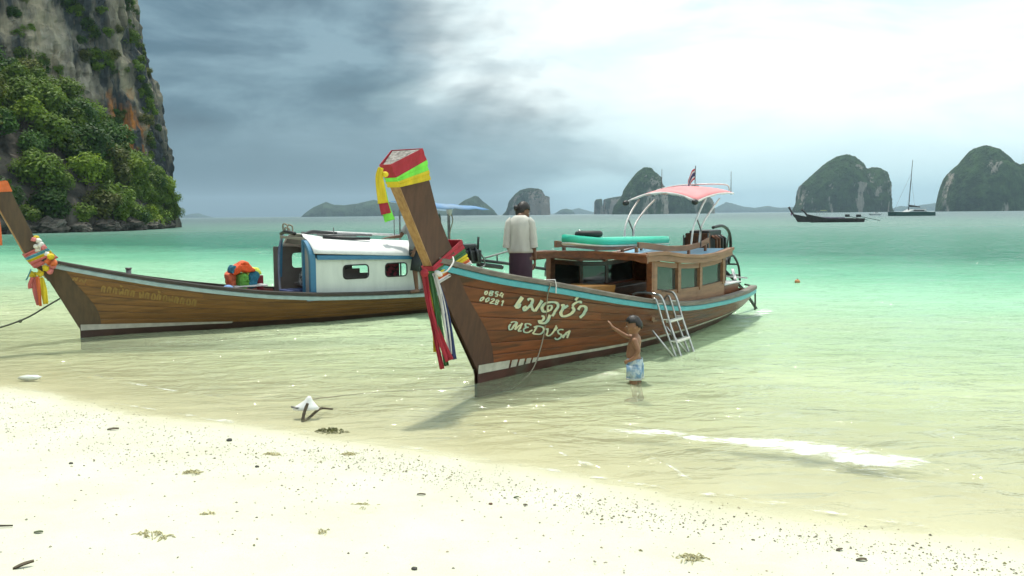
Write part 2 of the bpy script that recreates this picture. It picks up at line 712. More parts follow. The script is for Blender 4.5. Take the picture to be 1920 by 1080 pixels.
    L(bp.outputs[0], fr.inputs['Normal'])
    edge = N('ShaderNodeMapRange')
    edge.inputs[1].default_value, edge.inputs[2].default_value = 0.0, 0.06
    edge.inputs[3].default_value, edge.inputs[4].default_value = 0.25, 1.0
    L(dep.outputs['Fac'], edge.inputs[0])
    fm = ma('MULTIPLY', ma('MINIMUM', fr.outputs[0], 0.40), edge.outputs[0])
    mx = N('ShaderNodeMixShader')
    L(fm, mx.inputs[0])
    L(body.outputs[0], mx.inputs[1])
    L(gl.outputs[0], mx.inputs[2])
    L(mx.outputs[0], out.inputs[0])
    return m


def build_sea():
    ys = [-12, -7, -3, 0, 2, 3.4]
    y = 4.2
    while y < 60:
        ys.append(y)
        y *= 1.0095
    while y < 9000:
        ys.append(y)
        y *= 1.032
    ks = []
    k = -0.66
    while k <= 0.66:
        ks.append(k)
        k += 0.0036
    outer = [0.70, 0.76, 0.86, 1.0, 1.25, 1.6, 2.1, 2.8]
    ks = [-v for v in outer[::-1]] + ks + outer
    vs_, fs, dep, dist = [], [], [], []
    w = len(ks)
    for y in ys:
        sc = y if y > 4 else 4.2 + (4.2 - y) * 0.6
        for k in ks:
            x = k * sc
            near = 4 < y < 400
            vs_.append((x, y, wave_z(x, y) if near else 0.0))
            dep.append(max(0.0, min(4.0, -ground_z(x, y))))
            dist.append(min(5000, hypot(x, y)))
    for j in range(len(ys) - 1):
        for i in range(w - 1):
            a = j * w + i
            fs.append((a, a + 1, a + w + 1, a + w))
    o = MB().add(vs_, fs).build('sea', water_material(), smooth=True, normals=False)
    o.data.attributes.new('depth', 'FLOAT', 'POINT').data.foreach_set('value', dep)
    o.data.attributes.new('dist', 'FLOAT', 'POINT').data.foreach_set('value', dist)
    tag(o, 'clear green shallows deepening to teal sea towards the horizon', kind='structure')


build_beach()
build_sea()


# ------------------------------------------------------------------ cliff, jungle, islands
CLIFF_BASE = [(-230, 108), (-125, 118), (-98, 135), (-82, 152), (-68.0, 168), (-70, 185), (-88, 220)]
COAST = [(-230, 82), (-105, 108), (-69, 119), (-61, 134), (-62.5, 152), (-67.0, 170), (-69.0, 177), (-75, 192), (-92, 226)]
HILL = [(0.0, 38), (0.55, 36), (0.61, 32), (0.685, 24.5), (0.735, 14), (0.763, 8), (0.80, 4), (1.0, 2)]


def along(P, t):
    L_ = [0.0]
    for a, b in zip(P, P[1:]):
        L_.append(L_[-1] + hypot(b[0] - a[0], b[1] - a[1]))
    d = t * L_[-1]
    for i in range(len(P) - 1):
        if d <= L_[i + 1] or i == len(P) - 2:
            f = (d - L_[i]) / (L_[i + 1] - L_[i])
            return Vector((lerp(P[i][0], P[i + 1][0], f), lerp(P[i][1], P[i + 1][1], f), 0))


def cliff_material():
    m = mat('limestone', (0.33, 0.285, 0.205), (0.048, 0.054, 0.058), rough=0.95, scale=0.16, detail=10, stretch=(1, 1, 0.16), bump=1.0,
            lo=0.46, hi=0.60, bdist=1.6, spec=0.1, c3=(0.040, 0.046, 0.052), s3=0.10, f3=0.52)
    nt = m.node_tree
    L = nt.links.new
    bs = nt.nodes['Principled BSDF']
    src = bs.inputs['Base Color'].links[0].from_socket
    tc = _node(nt, 'ShaderNodeTexCoord')

    def mask(loc, rad, scale_z):
        mp = _node(nt, 'ShaderNodeMapping')
        mp.vector_type = 'TEXTURE'
        mp.inputs['Location'].default_value = loc
        mp.inputs['Scale'].default_value = (rad, rad, rad * scale_z)
        L(tc.outputs['Object'], mp.inputs[0])
        n = _node(nt, 'ShaderNodeTexNoise')
        n.inputs['Scale'].default_value = 0.35
        n.inputs['Detail'].default_value = 5
        L(tc.outputs['Object'], n.inputs['Vector'])
        ln = _node(nt, 'ShaderNodeVectorMath', operation='LENGTH')
        L(mp.outputs[0], ln.inputs[0])
        ad = _node(nt, 'ShaderNodeMath', operation='MULTIPLY_ADD')
        L(n.outputs['Fac'], ad.inputs[0])
        ad.inputs[1].default_value = 2.2
        L(ln.outputs['Value'], ad.inputs[2])
        mr = _node(nt, 'ShaderNodeMapRange')
        mr.inputs[1].default_value, mr.inputs[2].default_value = 2.1, 1.55
        L(ad.outputs[0], mr.inputs[0])
        return mr.outputs[0]
    st = _node(nt, 'ShaderNodeTexNoise')
    st.inputs['Scale'].default_value = 0.8
    mp = _node(nt, 'ShaderNodeMapping')
    mp.inputs['Scale'].default_value = (1, 1, .12)
    L(tc.outputs['Object'], mp.inputs[0])
    L(mp.outputs[0], st.inputs['Vector'])
    for loc, rad, sz, c in (((-70, 165, 19), 5.6, 1.8, (0.40, 0.155, 0.040)), ((-76, 158, 30), 7.0, 2.2, (0.30, 0.27, 0.22)), ((-92, 140, 28), 10, 1.1, (0.25, 0.19, 0.12))):
        k = mask(loc, rad, sz)
        mu = _node(nt, 'ShaderNodeMath', operation='MULTIPLY')
        L(k, mu.inputs[0])
        rr = _node(nt, 'ShaderNodeMapRange')
        rr.inputs[1].default_value, rr.inputs[2].default_value = 0.38, 0.58
        L(st.outputs['Fac'], rr.inputs[0])
        L(rr.outputs[0], mu.inputs[1])
        mx = _node(nt, 'ShaderNodeMix', data_type='RGBA')
        L(mu.outputs[0], mx.inputs[0])
        L(src, mx.inputs[6])
        mx.inputs[7].default_value = (*c, 1)
        src = mx.outputs[2]
    L(src, bs.inputs['Base Color'])
    return m


MAT_CLIFF = cliff_material()


def build_cliff():
    n, mrows = 420, 140
    cx, cy = -120, 190
    vs_, fs = [], []
    for j in range(mrows + 1):
        z = -2 + 66 * j / mrows
        for i in range(n + 1):
            b = along(CLIFF_BASE, i / n)
            inward = Vector((cx - b.x, cy - b.y, 0)).normalized()
            lean = 0.155 * max(0, z - 12) + 0.05 * z
            p = b + inward * lean
            big = 3.6 * fbm((p.x * .06, p.y * .06, z * .035), 3)
            flute = 2.6 * fbm((p.x * .30, p.y * .30, z * .05 + 9), 3) + 2.4 * abs(fbm((p.x * .55, p.y * .55, z * .08), 3)) + .8 * fbm((p.x * 1.6, p.y * 1.6, z * .25), 2)
            ledge = 1.1 * fbm((p.x * .1, p.y * .1, z * .28 + 3), 3) + .5 * fbm((p.x * .8, p.y * .8, z * .8), 3)
            p = p - inward * (big + flute + ledge)
            vs_.append((p.x, p.y, z + .6 * noise.noise(Vector((i * .2, j * .3, 0)))))
    for j in range(mrows):
        for i in range(n):
            a = j * (n + 1) + i
            fs.append((a, a + 1, a + n + 2, a + n + 1))
    top = len(vs_)
    vs_.append((cx, cy, 70))
    for i in range(n):
        a = mrows * (n + 1) + i
        fs.append((a, a + 1, top))
    o = MB().add(vs_, fs).build('cliff', MAT_CLIFF, normals=False, smooth=False)
    tag(o, 'sheer streaked limestone cliff with an orange stain, above the jungle', kind='structure')


def hill_pt(t, r):
    a, b = along(COAST, t), along(CLIFF_BASE, t)
    p = a.lerp(b, r)
    z = 0.9 * min(1, r * 8) + interp(HILL, t) * (r ** 0.8) - 1.0 * (r < .01)
    return Vector((p.x, p.y, z))


def build_hill():
    n, mm = 160, 26
    vs_, fs = [], []
    for j in range(mm + 1):
        for i in range(n + 1):
            p = hill_pt(i / n, j / mm)
            d = fbm((p.x * .2, p.y * .2, p.z * .2), 4) * 1.6
            vs_.append((p.x + d * .7, p.y - d, p.z + (d if j else -1.5)))
    for j in range(mm):
        for i in range(n):
            a = j * (n + 1) + i
            fs.append((a, a + 1, a + n + 2, a + n + 1))
    m = mat('hill_rock', (0.13, 0.115, 0.095), (0.035, 0.035, 0.032), rough=.95, scale=.35, detail=8, bump=.8, bdist=.5, spec=.1)
    tag(MB().add(vs_, fs).build('hillside', m, normals=False), 'rocky slope under the jungle at the foot of the cliff', kind='structure')
    rm = mat('shore_rock', (0.125, 0.112, 0.095), (0.028, 0.027, 0.025), rough=.95, scale=.6, detail=8, bump=.9, bdist=.3, spec=.1, rnd=.25)
    random.seed(21)
    spots = [(0.588, 3.6, 'long dark boulder'), (0.603, 2.8, 'rounded grey boulder'), (0.618, 3.2, 'low broad boulder'), (0.634, 2.2, 'small boulder'), (0.650, 2.7, 'dark boulder'),
             (0.667, 2.4, 'flat boulder'), (0.684, 3.0, 'wide dark boulder'), (0.700, 2.0, 'small dark boulder'), (0.716, 2.6, 'squat boulder'), (0.732, 3.0, 'tall boulder'),
             (0.749, 2.6, 'blocky boulder'), (0.765, 3.4, 'large pale boulder'), (0.782, 2.6, 'pale boulder'), (0.800, 3.0, 'outermost boulder')]
    for k, (t, r, what) in enumerate(spots):
        c = hill_pt(t, 0.0)
        sd = random.random() * 50

        def fn(p, sd=sd):
            q = p * (1 + .75 * fbm(p * 1.5 + Vector((sd, 0, 0)), 5, .62))
            return q
        o = MB().ell((0, 0, 0), (r * .80, r * .65, r * .42), None, 30, 20, fn=fn).build('boulder', rm, smooth=False)
        o.location = (c.x, c.y, .25 * r)
        o.rotation_euler = (0, 0, random.uniform(0, 6))
        tag(o, '%s at the waterline below the jungle, %s from the left along the headland' % (
            what, ['first', 'second', 'third', 'fourth', 'fifth', 'sixth', 'seventh', 'eighth', 'ninth', 'tenth', 'eleventh', 'twelfth', 'thirteenth', 'last'][k]),
            'boulder', 'boulders along the foot of the headland')


def leaf_mat(name, c1, c2):
    m = mat(name, c1, c2, rough=.6, scale=.55, detail=3, rnd=.28, spec=.25)
    nt = m.node_tree
    bs = nt.nodes['Principled BSDF']
    out = nt.nodes['Material Output']
    tl = _node(nt, 'ShaderNodeBsdfTranslucent')
    nt.links.new(bs.inputs['Base Color'].links[0].from_socket, tl.inputs[0])
    mx = _node(nt, 'ShaderNodeMixShader')
    mx.inputs[0].default_value = .35
    nt.links.new(bs.outputs[0], mx.inputs[1])
    nt.links.new(tl.outputs[0], mx.inputs[2])
    nt.links.new(mx.outputs[0], out.inputs[0])
    return m


LEAVES = [leaf_mat('leaf_mid', (0.150, 0.230, 0.028), (0.066, 0.122, 0.016)), leaf_mat('leaf_dark', (0.068, 0.138, 0.024), (0.032, 0.076, 0.014)),
          leaf_mat('leaf_light', (0.240, 0.335, 0.032), (0.110, 0.180, 0.018)), leaf_mat('leaf_olive', (0.150, 0.165, 0.034), (0.070, 0.095, 0.022))]
BARK = mat('bark', (0.10, 0.085, 0.065), (0.05, 0.042, 0.035), rough=.95, scale=3, bump=.5)


def crown_mesh(seed, lobes, leaves, leaf, R):
    """leaf sprays scattered over several uneven lobes; returns leaf mesh and trunk mesh"""
    rnd = random.Random(seed)
    C_ = []
    for k in range(lobes):
        a = rnd.uniform(0, 2 * pi)
        d = rnd.uniform(.1, .75) * R
        C_.append((Vector((cos(a) * d, sin(a) * d, R * rnd.uniform(.9, 1.9))), R * rnd.uniform(.34, .62)))
    b = MB()
    for _ in range(leaves):
        c, r = rnd.choice(C_)
        d = Vector((rnd.gauss(0, 1), rnd.gauss(0, 1), rnd.gauss(0, 1) * .9 + .25)).normalized()
        p = c + d * r * rnd.uniform(.55, 1.12) * (1 + .25 * noise.noise(d * 2.3 + Vector((seed, 0, 0))))
        u = Vector((rnd.gauss(0, 1), rnd.gauss(0, 1), rnd.gauss(0, .6))).normalized()
        nrm = (d + Vector((rnd.gauss(0, .5), rnd.gauss(0, .5), .5 + rnd.gauss(0, .4)))).normalized()
        u = (u - nrm * u.dot(nrm)).normalized()
        w = nrm.cross(u)
        l = leaf * rnd.uniform(.6, 1.4)
        b.add([p - u * l * .5, p + w * l * .3 - nrm * l * .1, p + u * l * .6 - nrm * l * .15, p - w * l * .3 - nrm * l * .1], [(0, 1, 2, 3)])
    t = MB()
    t.tube([(0, 0, -1.2), (R * .05, R * .04, R * .4), (0, R * .08, R * .9)], [R * .1, R * .075, R * .055], 7)
    for c, r in C_:
        t.tube([(0, R * .05, R * .6), c * .55 + Vector((0, 0, R * .35)), c], [R * .05, R * .035, R * .012], 5)
    return b, t


def build_jungle():
    random.seed(5)
    protos = []
    for k, (lb, lv, lf, R) in enumerate([(9, 2600, .55, 3.2), (7, 2200, .5, 3.0), (11, 2800, .6, 3.4), (6, 1900, .45, 2.6)]):
        b, t = crown_mesh(k + 3, lb, lv, lf, R)
        root = empty('jungle_tree', (0, 0, 0))
        cr = [b.build('crown', m, root, normals=False) if i == 0 else None for i, m in enumerate(LEAVES[:1])][0]
        tr = t.build('trunk', BARK, root)
        protos.append((root, cr, tr))
    first = [True] * 4
    n = 0
    meshes = {}

    def put(p, v, li, sc, label, group, rz, flat=1.0):
        root, cr, tr = protos[v]
        if first[v]:
            first[v] = False
            r_, c_, t_ = root, cr, tr
        else:
            r_, c_, t_ = root.copy(), cr.copy(), tr.copy()
            for o in (r_, c_, t_):
                COL.objects.link(o)
            c_.parent = r_
            t_.parent = r_
        if (v, li) not in meshes:
            me = cr.data.copy() if li else cr.data
            me.materials[0] = LEAVES[li]
            meshes[(v, li)] = me
        c_.data = meshes[(v, li)]
        r_.location = p
        r_.scale = (sc, sc, sc * flat)
        r_.rotation_euler = (0, 0, rz)
        tag(r_, label, 'tree', group)

    G1 = 'jungle trees crowding the slope under the cliff'
    kinds = ['mid green jungle tree %s, %s of the wooded headland', 'dark green jungle tree %s, %s of the wooded headland',
             'bright yellow-green jungle tree %s, %s of the wooded headland', 'olive jungle tree %s, %s of the wooded headland']
    WHERE = ['low at the rocks', 'halfway up the slope', 'high against the cliff']
    SIDE = ['left end', 'middle', 'right tip']
    t = .53
    while t < .80:
        rows = 8 if t < .68 else (6 if t < .735 else (4 if t < .77 else 2))
        for k in range(rows):
            r = (.02 + .94 * k / rows) + random.uniform(-.04, .04)
            tt = t + random.uniform(-.008, .008)
            p = hill_pt(tt, max(.01, min(.97, r)))
            li = random.choices([0, 1, 2, 3], [4, 3, 2.2, 1.0])[0]
            if tt > .715 and k < 2:
                li = 2
            sc = random.uniform(.65, 1.15) * (1.0 if tt < .73 else .72)
            put(p + Vector((0, 0, -1.2 - (1.2 * sc if k == 0 else 0))), random.randrange(4), li, sc, kinds[li] % (WHERE[0 if k < rows / 3 else (1 if k < rows * .67 else 2)], SIDE[0 if tt < .655 else (1 if tt < .72 else 2)]), G1, random.uniform(0, 6.28))
        t += .0155
    for px, py, d, sc, li, wh in ((297, 330, 168, .62, 0, 'uppermost'), (312, 352, 171, .60, 2, 'bright upper'), (303, 372, 169, .66, 0, 'inner'), (320, 376, 173, .58, 2, 'bright outer'), (312, 398, 172, .60, 1, 'low dark'),
                                  (328, 398, 174, .50, 0, 'outermost low'), (285, 345, 166, .6, 1, 'dark inner')):
        q = at(px, py, d)
        put(q - Vector((0, 0, 4.2 * sc)), random.randrange(4), li, sc, wh + ' tree of the clump spilling off the headland\'s right tip', G1, random.uniform(0, 6))
    # small trees and shrubs rooted in the rock face
    G2 = 'shrubs rooted in the cliff face'
    from mathutils.bvhtree import BVHTree
    cl = bpy.data.objects['cliff'].data
    tree = BVHTree.FromPolygons([v.co for v in cl.vertices], [tuple(p.vertices) for p in cl.polygons])
    rs = random.Random(12)
    spots = []
    for k in range(34):     # down the right-hand edge
        t = k / 33
        spots.append((lerp(238, 296, t ** .8) + rs.uniform(-12, 10), lerp(-20, 300, t) + rs.uniform(-8, 8), rs.uniform(.26, .48), 'on the right-hand edge of the cliff, ' + ('near the top' if t < .4 else ('at half height' if t < .7 else 'low down'))))
    for cx, cy, n_, sp, wh in ((182, 75, 9, 22, 'in the large clump high on the cliff face'), (165, 30, 5, 18, 'in the clump at the top of the cliff face'), (215, 150, 4, 16, 'on the dark rock above the orange stain'), (50, 100, 8, 32, 'on the cliff face at the far left'),
                           (230, 215, 4, 14, 'on the rock left of the orange stain'), (120, 150, 6, 26, 'on the cliff just above the treetops'), (200, 110, 4, 14, 'under the large clump on the cliff face'), (205, 265, 6, 22, 'at the cliff foot above the jungle'),
                           (262, 300, 6, 20, 'below the orange stain on the cliff'), (20, 30, 3, 20, 'on the pale rock at the top left')):
        for _ in range(n_):
            spots.append((cx + rs.gauss(0, sp), cy + rs.gauss(0, sp), rs.uniform(.26, .52), wh))
    for px, py, sc, wh in spots:
        h = tree.ray_cast(Vector((0, 0, CAM_H)), ray(px, py).normalized())
        if h[0] is None:
            continue
        inw = Vector((-120 - h[0].x, 190 - h[0].y, 0)).normalized()
        put(h[0] + inw * (1.2 * sc) - Vector((0, 0, 3.6 * sc)), rs.randrange(4), rs.choice([0, 1, 1, 0, 3]), sc, 'small green shrub ' + wh, G2, rs.uniform(0, 6), 1.0)


build_cliff()
build_hill()
build_jungle()


def island_material(name, green, rock, f, sc):
    m = mat(name, green, tuple(v * .45 for v in green), rough=.95, scale=.07 * sc, detail=9, bump=1.0, bdist=8, spec=.05, lo=.40, hi=.60)
    nt = m.node_tree
    L = nt.links.new
    bs = nt.nodes['Principled BSDF']
    src = bs.inputs['Base Color'].links[0].from_socket
    tc = _node(nt, 'ShaderNodeTexCoord')
    mp = _node(nt, 'ShaderNodeMapping')
    mp.inputs['Scale'].default_value = (1, 1, .35)
    L(tc.outputs['Object'], mp.inputs[0])
    n = _node(nt, 'ShaderNodeTexNoise')
    n.inputs['Scale'].default_value = .028 * sc
    n.inputs['Detail'].default_value = 9
    n.inputs['Roughness'].default_value = .62
    L(mp.outputs[0], n.inputs['Vector'])
    ge = _node(nt, 'ShaderNodeNewGeometry')
    sx = _node(nt, 'ShaderNodeSeparateXYZ')
    L(ge.outputs['True Normal'], sx.inputs[0])
    st = _node(nt, 'ShaderNodeMath', operation='MULTIPLY_ADD')
    L(sx.outputs[2], st.inputs[0])
    st.inputs[1].default_value = -.28
    L(n.outputs['Fac'], st.inputs[2])
    mr = _node(nt, 'ShaderNodeMapRange')
    mr.inputs[1].default_value, mr.inputs[2].default_value = f, f + .06
    L(st.outputs[0], mr.inputs[0])
    mx = _node(nt, 'ShaderNodeMix', data_type='RGBA')
    L(mr.outputs[0], mx.inputs[0])
    L(src, mx.inputs[6])
    mx.inputs[7].default_value = (*rock, 1)
    L(mx.outputs[2], bs.inputs['Base Color'])
    return m


def island(prof, dist, m, label, depth=.38, rough=.05, n=230, mm=60, power=2.4):
    pts = [at(px, py, dist) for px, py in prof]
    x0, x1 = pts[0].x, pts[-1].x
    tab = [(p.x, max(0.5, p.z)) for p in pts]
    hm = max(h for _, h in tab)
    W = x1 - x0
    cx = (x0 + x1) / 2
    vs_, fs = [], []
    for i in range(n + 1):
        x = x0 + W * i / n
        h = interp(tab, x)
        e = min(1, 6 * min(i, n - i) / n)
        D = min(depth * W, hm * 1.5) * (0.3 + .7 * sqrt(e)) * (.5 + .5 * h / hm)
        for j in range(mm + 1):
            w = -1 + 2 * j / mm
            sh_ = (1 - abs(w) ** power) ** .55
            z = h * sh_
            p = Vector((x, dist + w * D, z))
            q = p * (9 / hm) * .35
            d = hm * rough * (fbm(q, 5, .62) * 1.7 - .25 * abs(fbm(Vector((q.x * 3, q.y * 3, q.z * .6)), 3)) * 3)
            p += Vector((d * .8, d * (-1 if w < 0 else 1), d * (.6 if 0 < j < mm else 0) + hm * .026 * fbm(p * (30 / hm), 3, .7)))
            if j in (0, mm):
                p.z = -1.5
            vs_.append((p.x - cx, p.y - dist, max(-1.5, p.z)))
    for i in range(n):
        for j in range(mm):
            a = i * (mm + 1) + j
            fs.append((a, a + 1, a + mm + 2, a + mm + 1))
    o = MB().add(vs_, fs).build('island', m, normals=True, smooth=False)
    o.location = (cx, dist, 0)
    tag(o, label, kind='structure')
    return o


def build_islands():
    near = island_material('island_jungle', (0.045, 0.085, 0.030), (0.36, 0.32, 0.27), .50, 1.0)
    mesa = island_material('island_bare', (0.05, 0.075, 0.045), (0.24, 0.205, 0.18), .42, 1.0)
    far = island_material('island_far', (0.05, 0.08, 0.045), (0.12, 0.12, 0.11), .60, .5)
    I = island
    I([(566, 406), (575, 398), (590, 388), (612, 379), (625, 384), (645, 385), (670, 382), (700, 375), (725, 378), (760, 384), (800, 392), (850, 398), (880, 404)], 3000, far,
      'long low ridge island under the storm behind the prow', rough=.03)
    I([(838, 404), (850, 392), (862, 382), (872, 375), (882, 371), (890, 367), (897, 369), (905, 377), (918, 387), (927, 395), (933, 403)], 2700, far,
      'small cone-shaped island between the tarp and the mesa island', rough=.03)
    I([(942, 403), (950, 395), (955, 377), (966, 364), (975, 357), (990, 353), (1010, 354), (1016, 357), (1022, 366), (1030, 370), (1031, 402)], 2100, mesa,
      'flat-topped rocky mesa island behind the standing person', power=4)
    I([(1038, 402), (1044, 398), (1052, 393), (1062, 391), (1072, 394), (1078, 401)], 4600, far, 'tiny hump island right of the mesa island')
    I([(1030, 402), (1060, 396), (1085, 390), (1105, 396), (1125, 401)], 7200, far, 'faint far ridge right of the mesa island')
    I([(1114, 402), (1115, 378), (1118, 374), (1128, 373), (1129, 388), (1131, 388), (1133, 374), (1140, 372), (1150, 370), (1165, 368), (1172, 401)], 2300, mesa,
      'low notched rock stack beside the tall green island', rough=.015, n=220, power=5)
    I([(1149, 400), (1153, 385), (1163, 372), (1170, 355), (1182, 338), (1196, 322), (1207, 314), (1219, 314), (1229, 324), (1237, 332), (1240, 342), (1245, 355), (1250, 364), (1252, 399)], 1700, near,
      'tall green island with a steep right face left of the canopy')
    I([(1246, 400), (1250, 358), (1258, 351), (1266, 350), (1275, 356), (1290, 354), (1297, 348), (1308, 347), (1316, 353), (1325, 362), (1335, 378), (1340, 399)], 1850, near,
      'green island with two bumps seen behind the canopy')
    I([(1325, 399), (1345, 388), (1362, 379), (1375, 382), (1390, 387), (1415, 390), (1440, 386), (1460, 390), (1490, 388), (1520, 392), (1560, 398)], 6800, far,
      'pale blue ridge on the horizon right of the canopy')
    I([(1489, 397), (1492, 388), (1500, 372), (1503, 347), (1520, 333), (1535, 319), (1552, 305), (1570, 294), (1585, 291), (1600, 293), (1611, 303), (1617, 313), (1628, 316), (1640, 313), (1650, 316),
       (1657, 326), (1659, 344), (1663, 368), (1670, 396)], 1750, near, 'rounded green island with a shoulder on its right, left of the catamaran', rough=.045)
    I([(1655, 396), (1690, 386), (1710, 388), (1730, 384), (1760, 380), (1800, 385), (1850, 394)], 6500, far, 'pale blue ridge on the horizon behind the catamaran')
    I([(1763, 395), (1766, 375), (1772, 355), (1784, 325), (1800, 311), (1812, 303), (1820, 292), (1832, 278), (1845, 273), (1858, 276), (1872, 285), (1885, 300), (1902, 311), (1915, 311), (1925, 306), (1945, 312), (1965, 330), (1985, 360), (2000, 394)],
      1500, near, 'steep green island with pale rock streaks at the right edge', rough=.03)
    I([(330, 409), (345, 404), (360, 401), (372, 400), (385, 404), (400, 408)], 6200, far, 'faint low headland in the rain beside the cliff')


build_islands()

# ------------------------------------------------------------------ long-tail boats
class Boat:
    def __init__(s, name, prow, ang, L_, sheer, fr, beam, keel, zw):
        s.root = empty(name, (prow[0], prow[1], 0), ang)
        s.ang, s.L = ang, L_
        s.sheer_t, s.fr_t, s.beam, s.keel, s.zw = sheer, fr, beam, keel, zw
        s.p = Vector((prow[0], prow[1], 0))
        s.u = Vector((cos(ang), sin(ang), 0))
        s.v = Vector((sin(ang), -cos(ang), 0))

    def sheer(s, x): return smooth(s.sheer_t, x)
    def front(s, z): return interp(s.fr_t, z)

    def P(s, x, v, z):
        """local point: x metres aft of the prow, v metres towards the side in view"""
        return Vector((x, -v, z))

    def W(s, x, v, z): return s.p + s.u * x + s.v * v + Vector((0, 0, z))

    def loc(s, w):
        d = w - s.p
        return d.dot(s.u), d.dot(s.v), w.z

    def Y(s, x, z):
        q = x - s.front(z)
        if q <= 0:
            return 0.02
        k = s.keel(x)
        f = max(0.0, min(1.15, (z - k) / (s.sheer(x) - k)))
        return s.beam(q) * f ** (0.85 - 0.38 * min(q / 3, 1)) + 0.02

    def hit(s, px, py):
        """where a photo pixel falls on the visible side of the hull"""
        d = ray(px, py)
        o = Vector((0, 0, CAM_H))
        t, prev = 6.0, None
        while t < 26:
            x, v, z = s.loc(o + d * t)
            g = v - s.Y(x, z)
            if prev is not None and prev > 0 >= g:
                return x, z
            prev = g
            t += 0.01
        return None

    def edge(s, kfrac, q0=0.0, n=46, bias=1.5):
        """(x, z) along the hull at a fraction between stripe line (0) and sheer (1)"""
        out = []
        for i in range(n + 1):
            t = (i / n) ** bias
            z = 0.8
            for _ in range(6):
                x0 = s.front(z) + q0
                x = x0 + (s.L - x0) * t
                z = lerp(s.zw(x), s.sheer(x), kfrac)
            out.append((x, z))
        return out


def build_hull(B, M_, nst, panel_q, seed):
    R = B.root
    rnd = random.Random(seed)
    P = B.P
    # inner shell, inside and out
    b = MB()
    n, mm = 48, 10
    for side in (1, -1):
        rows = []
        for i in range(n + 1):
            t = (i / n) ** 1.4
            row = []
            for j in range(mm + 1):
                f = j / mm
                z = .5
                for _ in range(6):
                    x0 = B.front(z)
                    x = x0 + (B.L - x0) * t
                    k = B.keel(x)
                    z = lerp(k, B.sheer(x) - .005, f)
                row.append(P(x, side * max(0.0, B.Y(x, z) - .022), z))
            rows.append(row)
        for i in range(n):
            for j in range(mm):
                b.add([rows[i][j], rows[i + 1][j], rows[i + 1][j + 1], rows[i][j + 1]], [(0, 1, 2, 3)])
    b.build('hull_shell', M_['inside'], R, smooth=True, normals=False)
    # strakes, each in two lengths, seams recessed
    for side in (1, -1):
        for k in range(nst):
            lo, hi = B.edge((k + .022) / nst, panel_q * .7), B.edge((k + .978) / nst, panel_q * .7)
            cut = rnd.randint(18, 30)
            for a, c in ((0, cut), (cut, 46)):
                rows = []
                for i in range(a, c + 1):
                    (x0, z0), (x1, z1) = lo[i], hi[i]
                    if i == c and c != 46:
                        x0, x1 = x0 - .004, x1 - .004
                    pr = .004 * rnd.random()
                    r = []
                    for f, d in ((0, -.012), (.0, .002), (.05, .005), (.5, .006), (.95, .005), (1.0, .002), (1.0, -.012)):
                        x, z = lerp(x0, x1, f), lerp(z0, z1, f)
                        r.append(P(x, side * (B.Y(x, z) + d), z))
                    rows.append(r)
                m = MB()
                m.loft(rows, False, closed=False)
                m.build('plank', M_['plank'], R, smooth=False, normals=False)
    # bottom paint below the stripe
    for side in (1, -1):
        m = MB()
        rows = []
        for i in range(47):
            x, zt = B.edge(0, 0.02)[i]
            k = B.keel(x)
            r = []
            for j in range(7):
                z = lerp(k, zt - .006, j / 6)
                r.append(P(x, side * (B.Y(x, z) + .002), z))
            rows.append(r)
        m.loft(rows, False, closed=False)
        m.build('bottom_paint', M_['bottom'], R, smooth=True, normals=False)
    # dark bow panels
    for side in (1, -1):
        m = MB()
        rows = []
        for i in range(21):
            f = i / 20
            r = []
            for j in range(7):
                q = (panel_q * (1.0 - .18 * (1 - f)) + .07 * sin(f * 5)) * j / 6
                z = .6
                for _ in range(6):
                    x = B.front(z) + q
                    z = lerp(B.zw(x), B.sheer(x), f)
                r.append(P(x, side * (B.Y(x, z) + .010), z))
            rows.append(r)
        m.loft(rows, False, closed=False)
        m.build('bow_panel', M_['stem'], R, smooth=True, normals=False)
    # transom
    m = MB()
    x = B.L
    zs = [lerp(B.keel(x), B.sheer(x), j / 8) for j in range(9)]
    pts = [P(x, B.Y(x, z), z) for z in zs] + [P(x, -B.Y(x, z), z) for z in reversed(zs)]
    m.prism(pts, (.04, 0, 0))
    m.build('transom', M_['plank'], R)
    # rub strake and cap rail
    e = B.edge(1.0, 0.10, 60)
    for nm, key, zo, h, out, w in (('rub_strake', 'rub', -.075, .075, .012, .035), ('cap_rail', 'cap', .004, .062, .022, .13)):
        for side in (1, -1):
            rows = []
            for x, z in e:
                y = B.Y(x, z) + out
                w_ = min(w, y * .9)
                rows.append([P(x, side * y, z + zo), P(x, side * y, z + zo + h * .75), P(x, side * (y - .012), z + zo + h), P(x, side * (y - w_), z + zo + h), P(x, side * (y - w_), z + zo)])
            MB().loft(rows, True).build(nm, M_[key], R, smooth=False)
    # deck boards
    m = MB()
    xs = [0.0 + i * .35 for i in range(int(B.L / .35) + 1)]
    for x0, x1 in zip(xs, xs[1:]):
        z0 = B.sheer(x0 + .17) - (.42 if x0 > .8 else .2)
        y = max(.05, B.Y(x0 + .17, z0) - .05)
        MB().box(B.P(x0 + .172, 0, z0), (.335, 2 * y, .03)).build('deck_board', M_['deck'], R, bevel=.004)


def stripe_blocks(B, M_, segs, name='stripe'):
    """painted waterline stripe laid on the hull: (q0, q1, height at q0, height at q1)"""
    for side in (1, -1):
        for q0, q1, h0, h1 in segs:
            m = MB()
            rows = []
            n = max(2, int((q1 - q0) / .12))
            for i in range(n + 1):
                f = i / n
                z = .15
                q = lerp(q0, q1, f)
                for _ in range(5):
                    x = B.front(z) + q
                    z = B.zw(x)
                h = lerp(h0, h1, f)
                rows.append([B.P(x, side * (B.Y(x, z - h * .5 + h * g) + .015), z - h * .5 + h * g) for g in (0, .5, 1)])
            m.loft(rows, False, closed=False)
            m.build(name, M_['stripe'], B.root, smooth=True, normals=False)


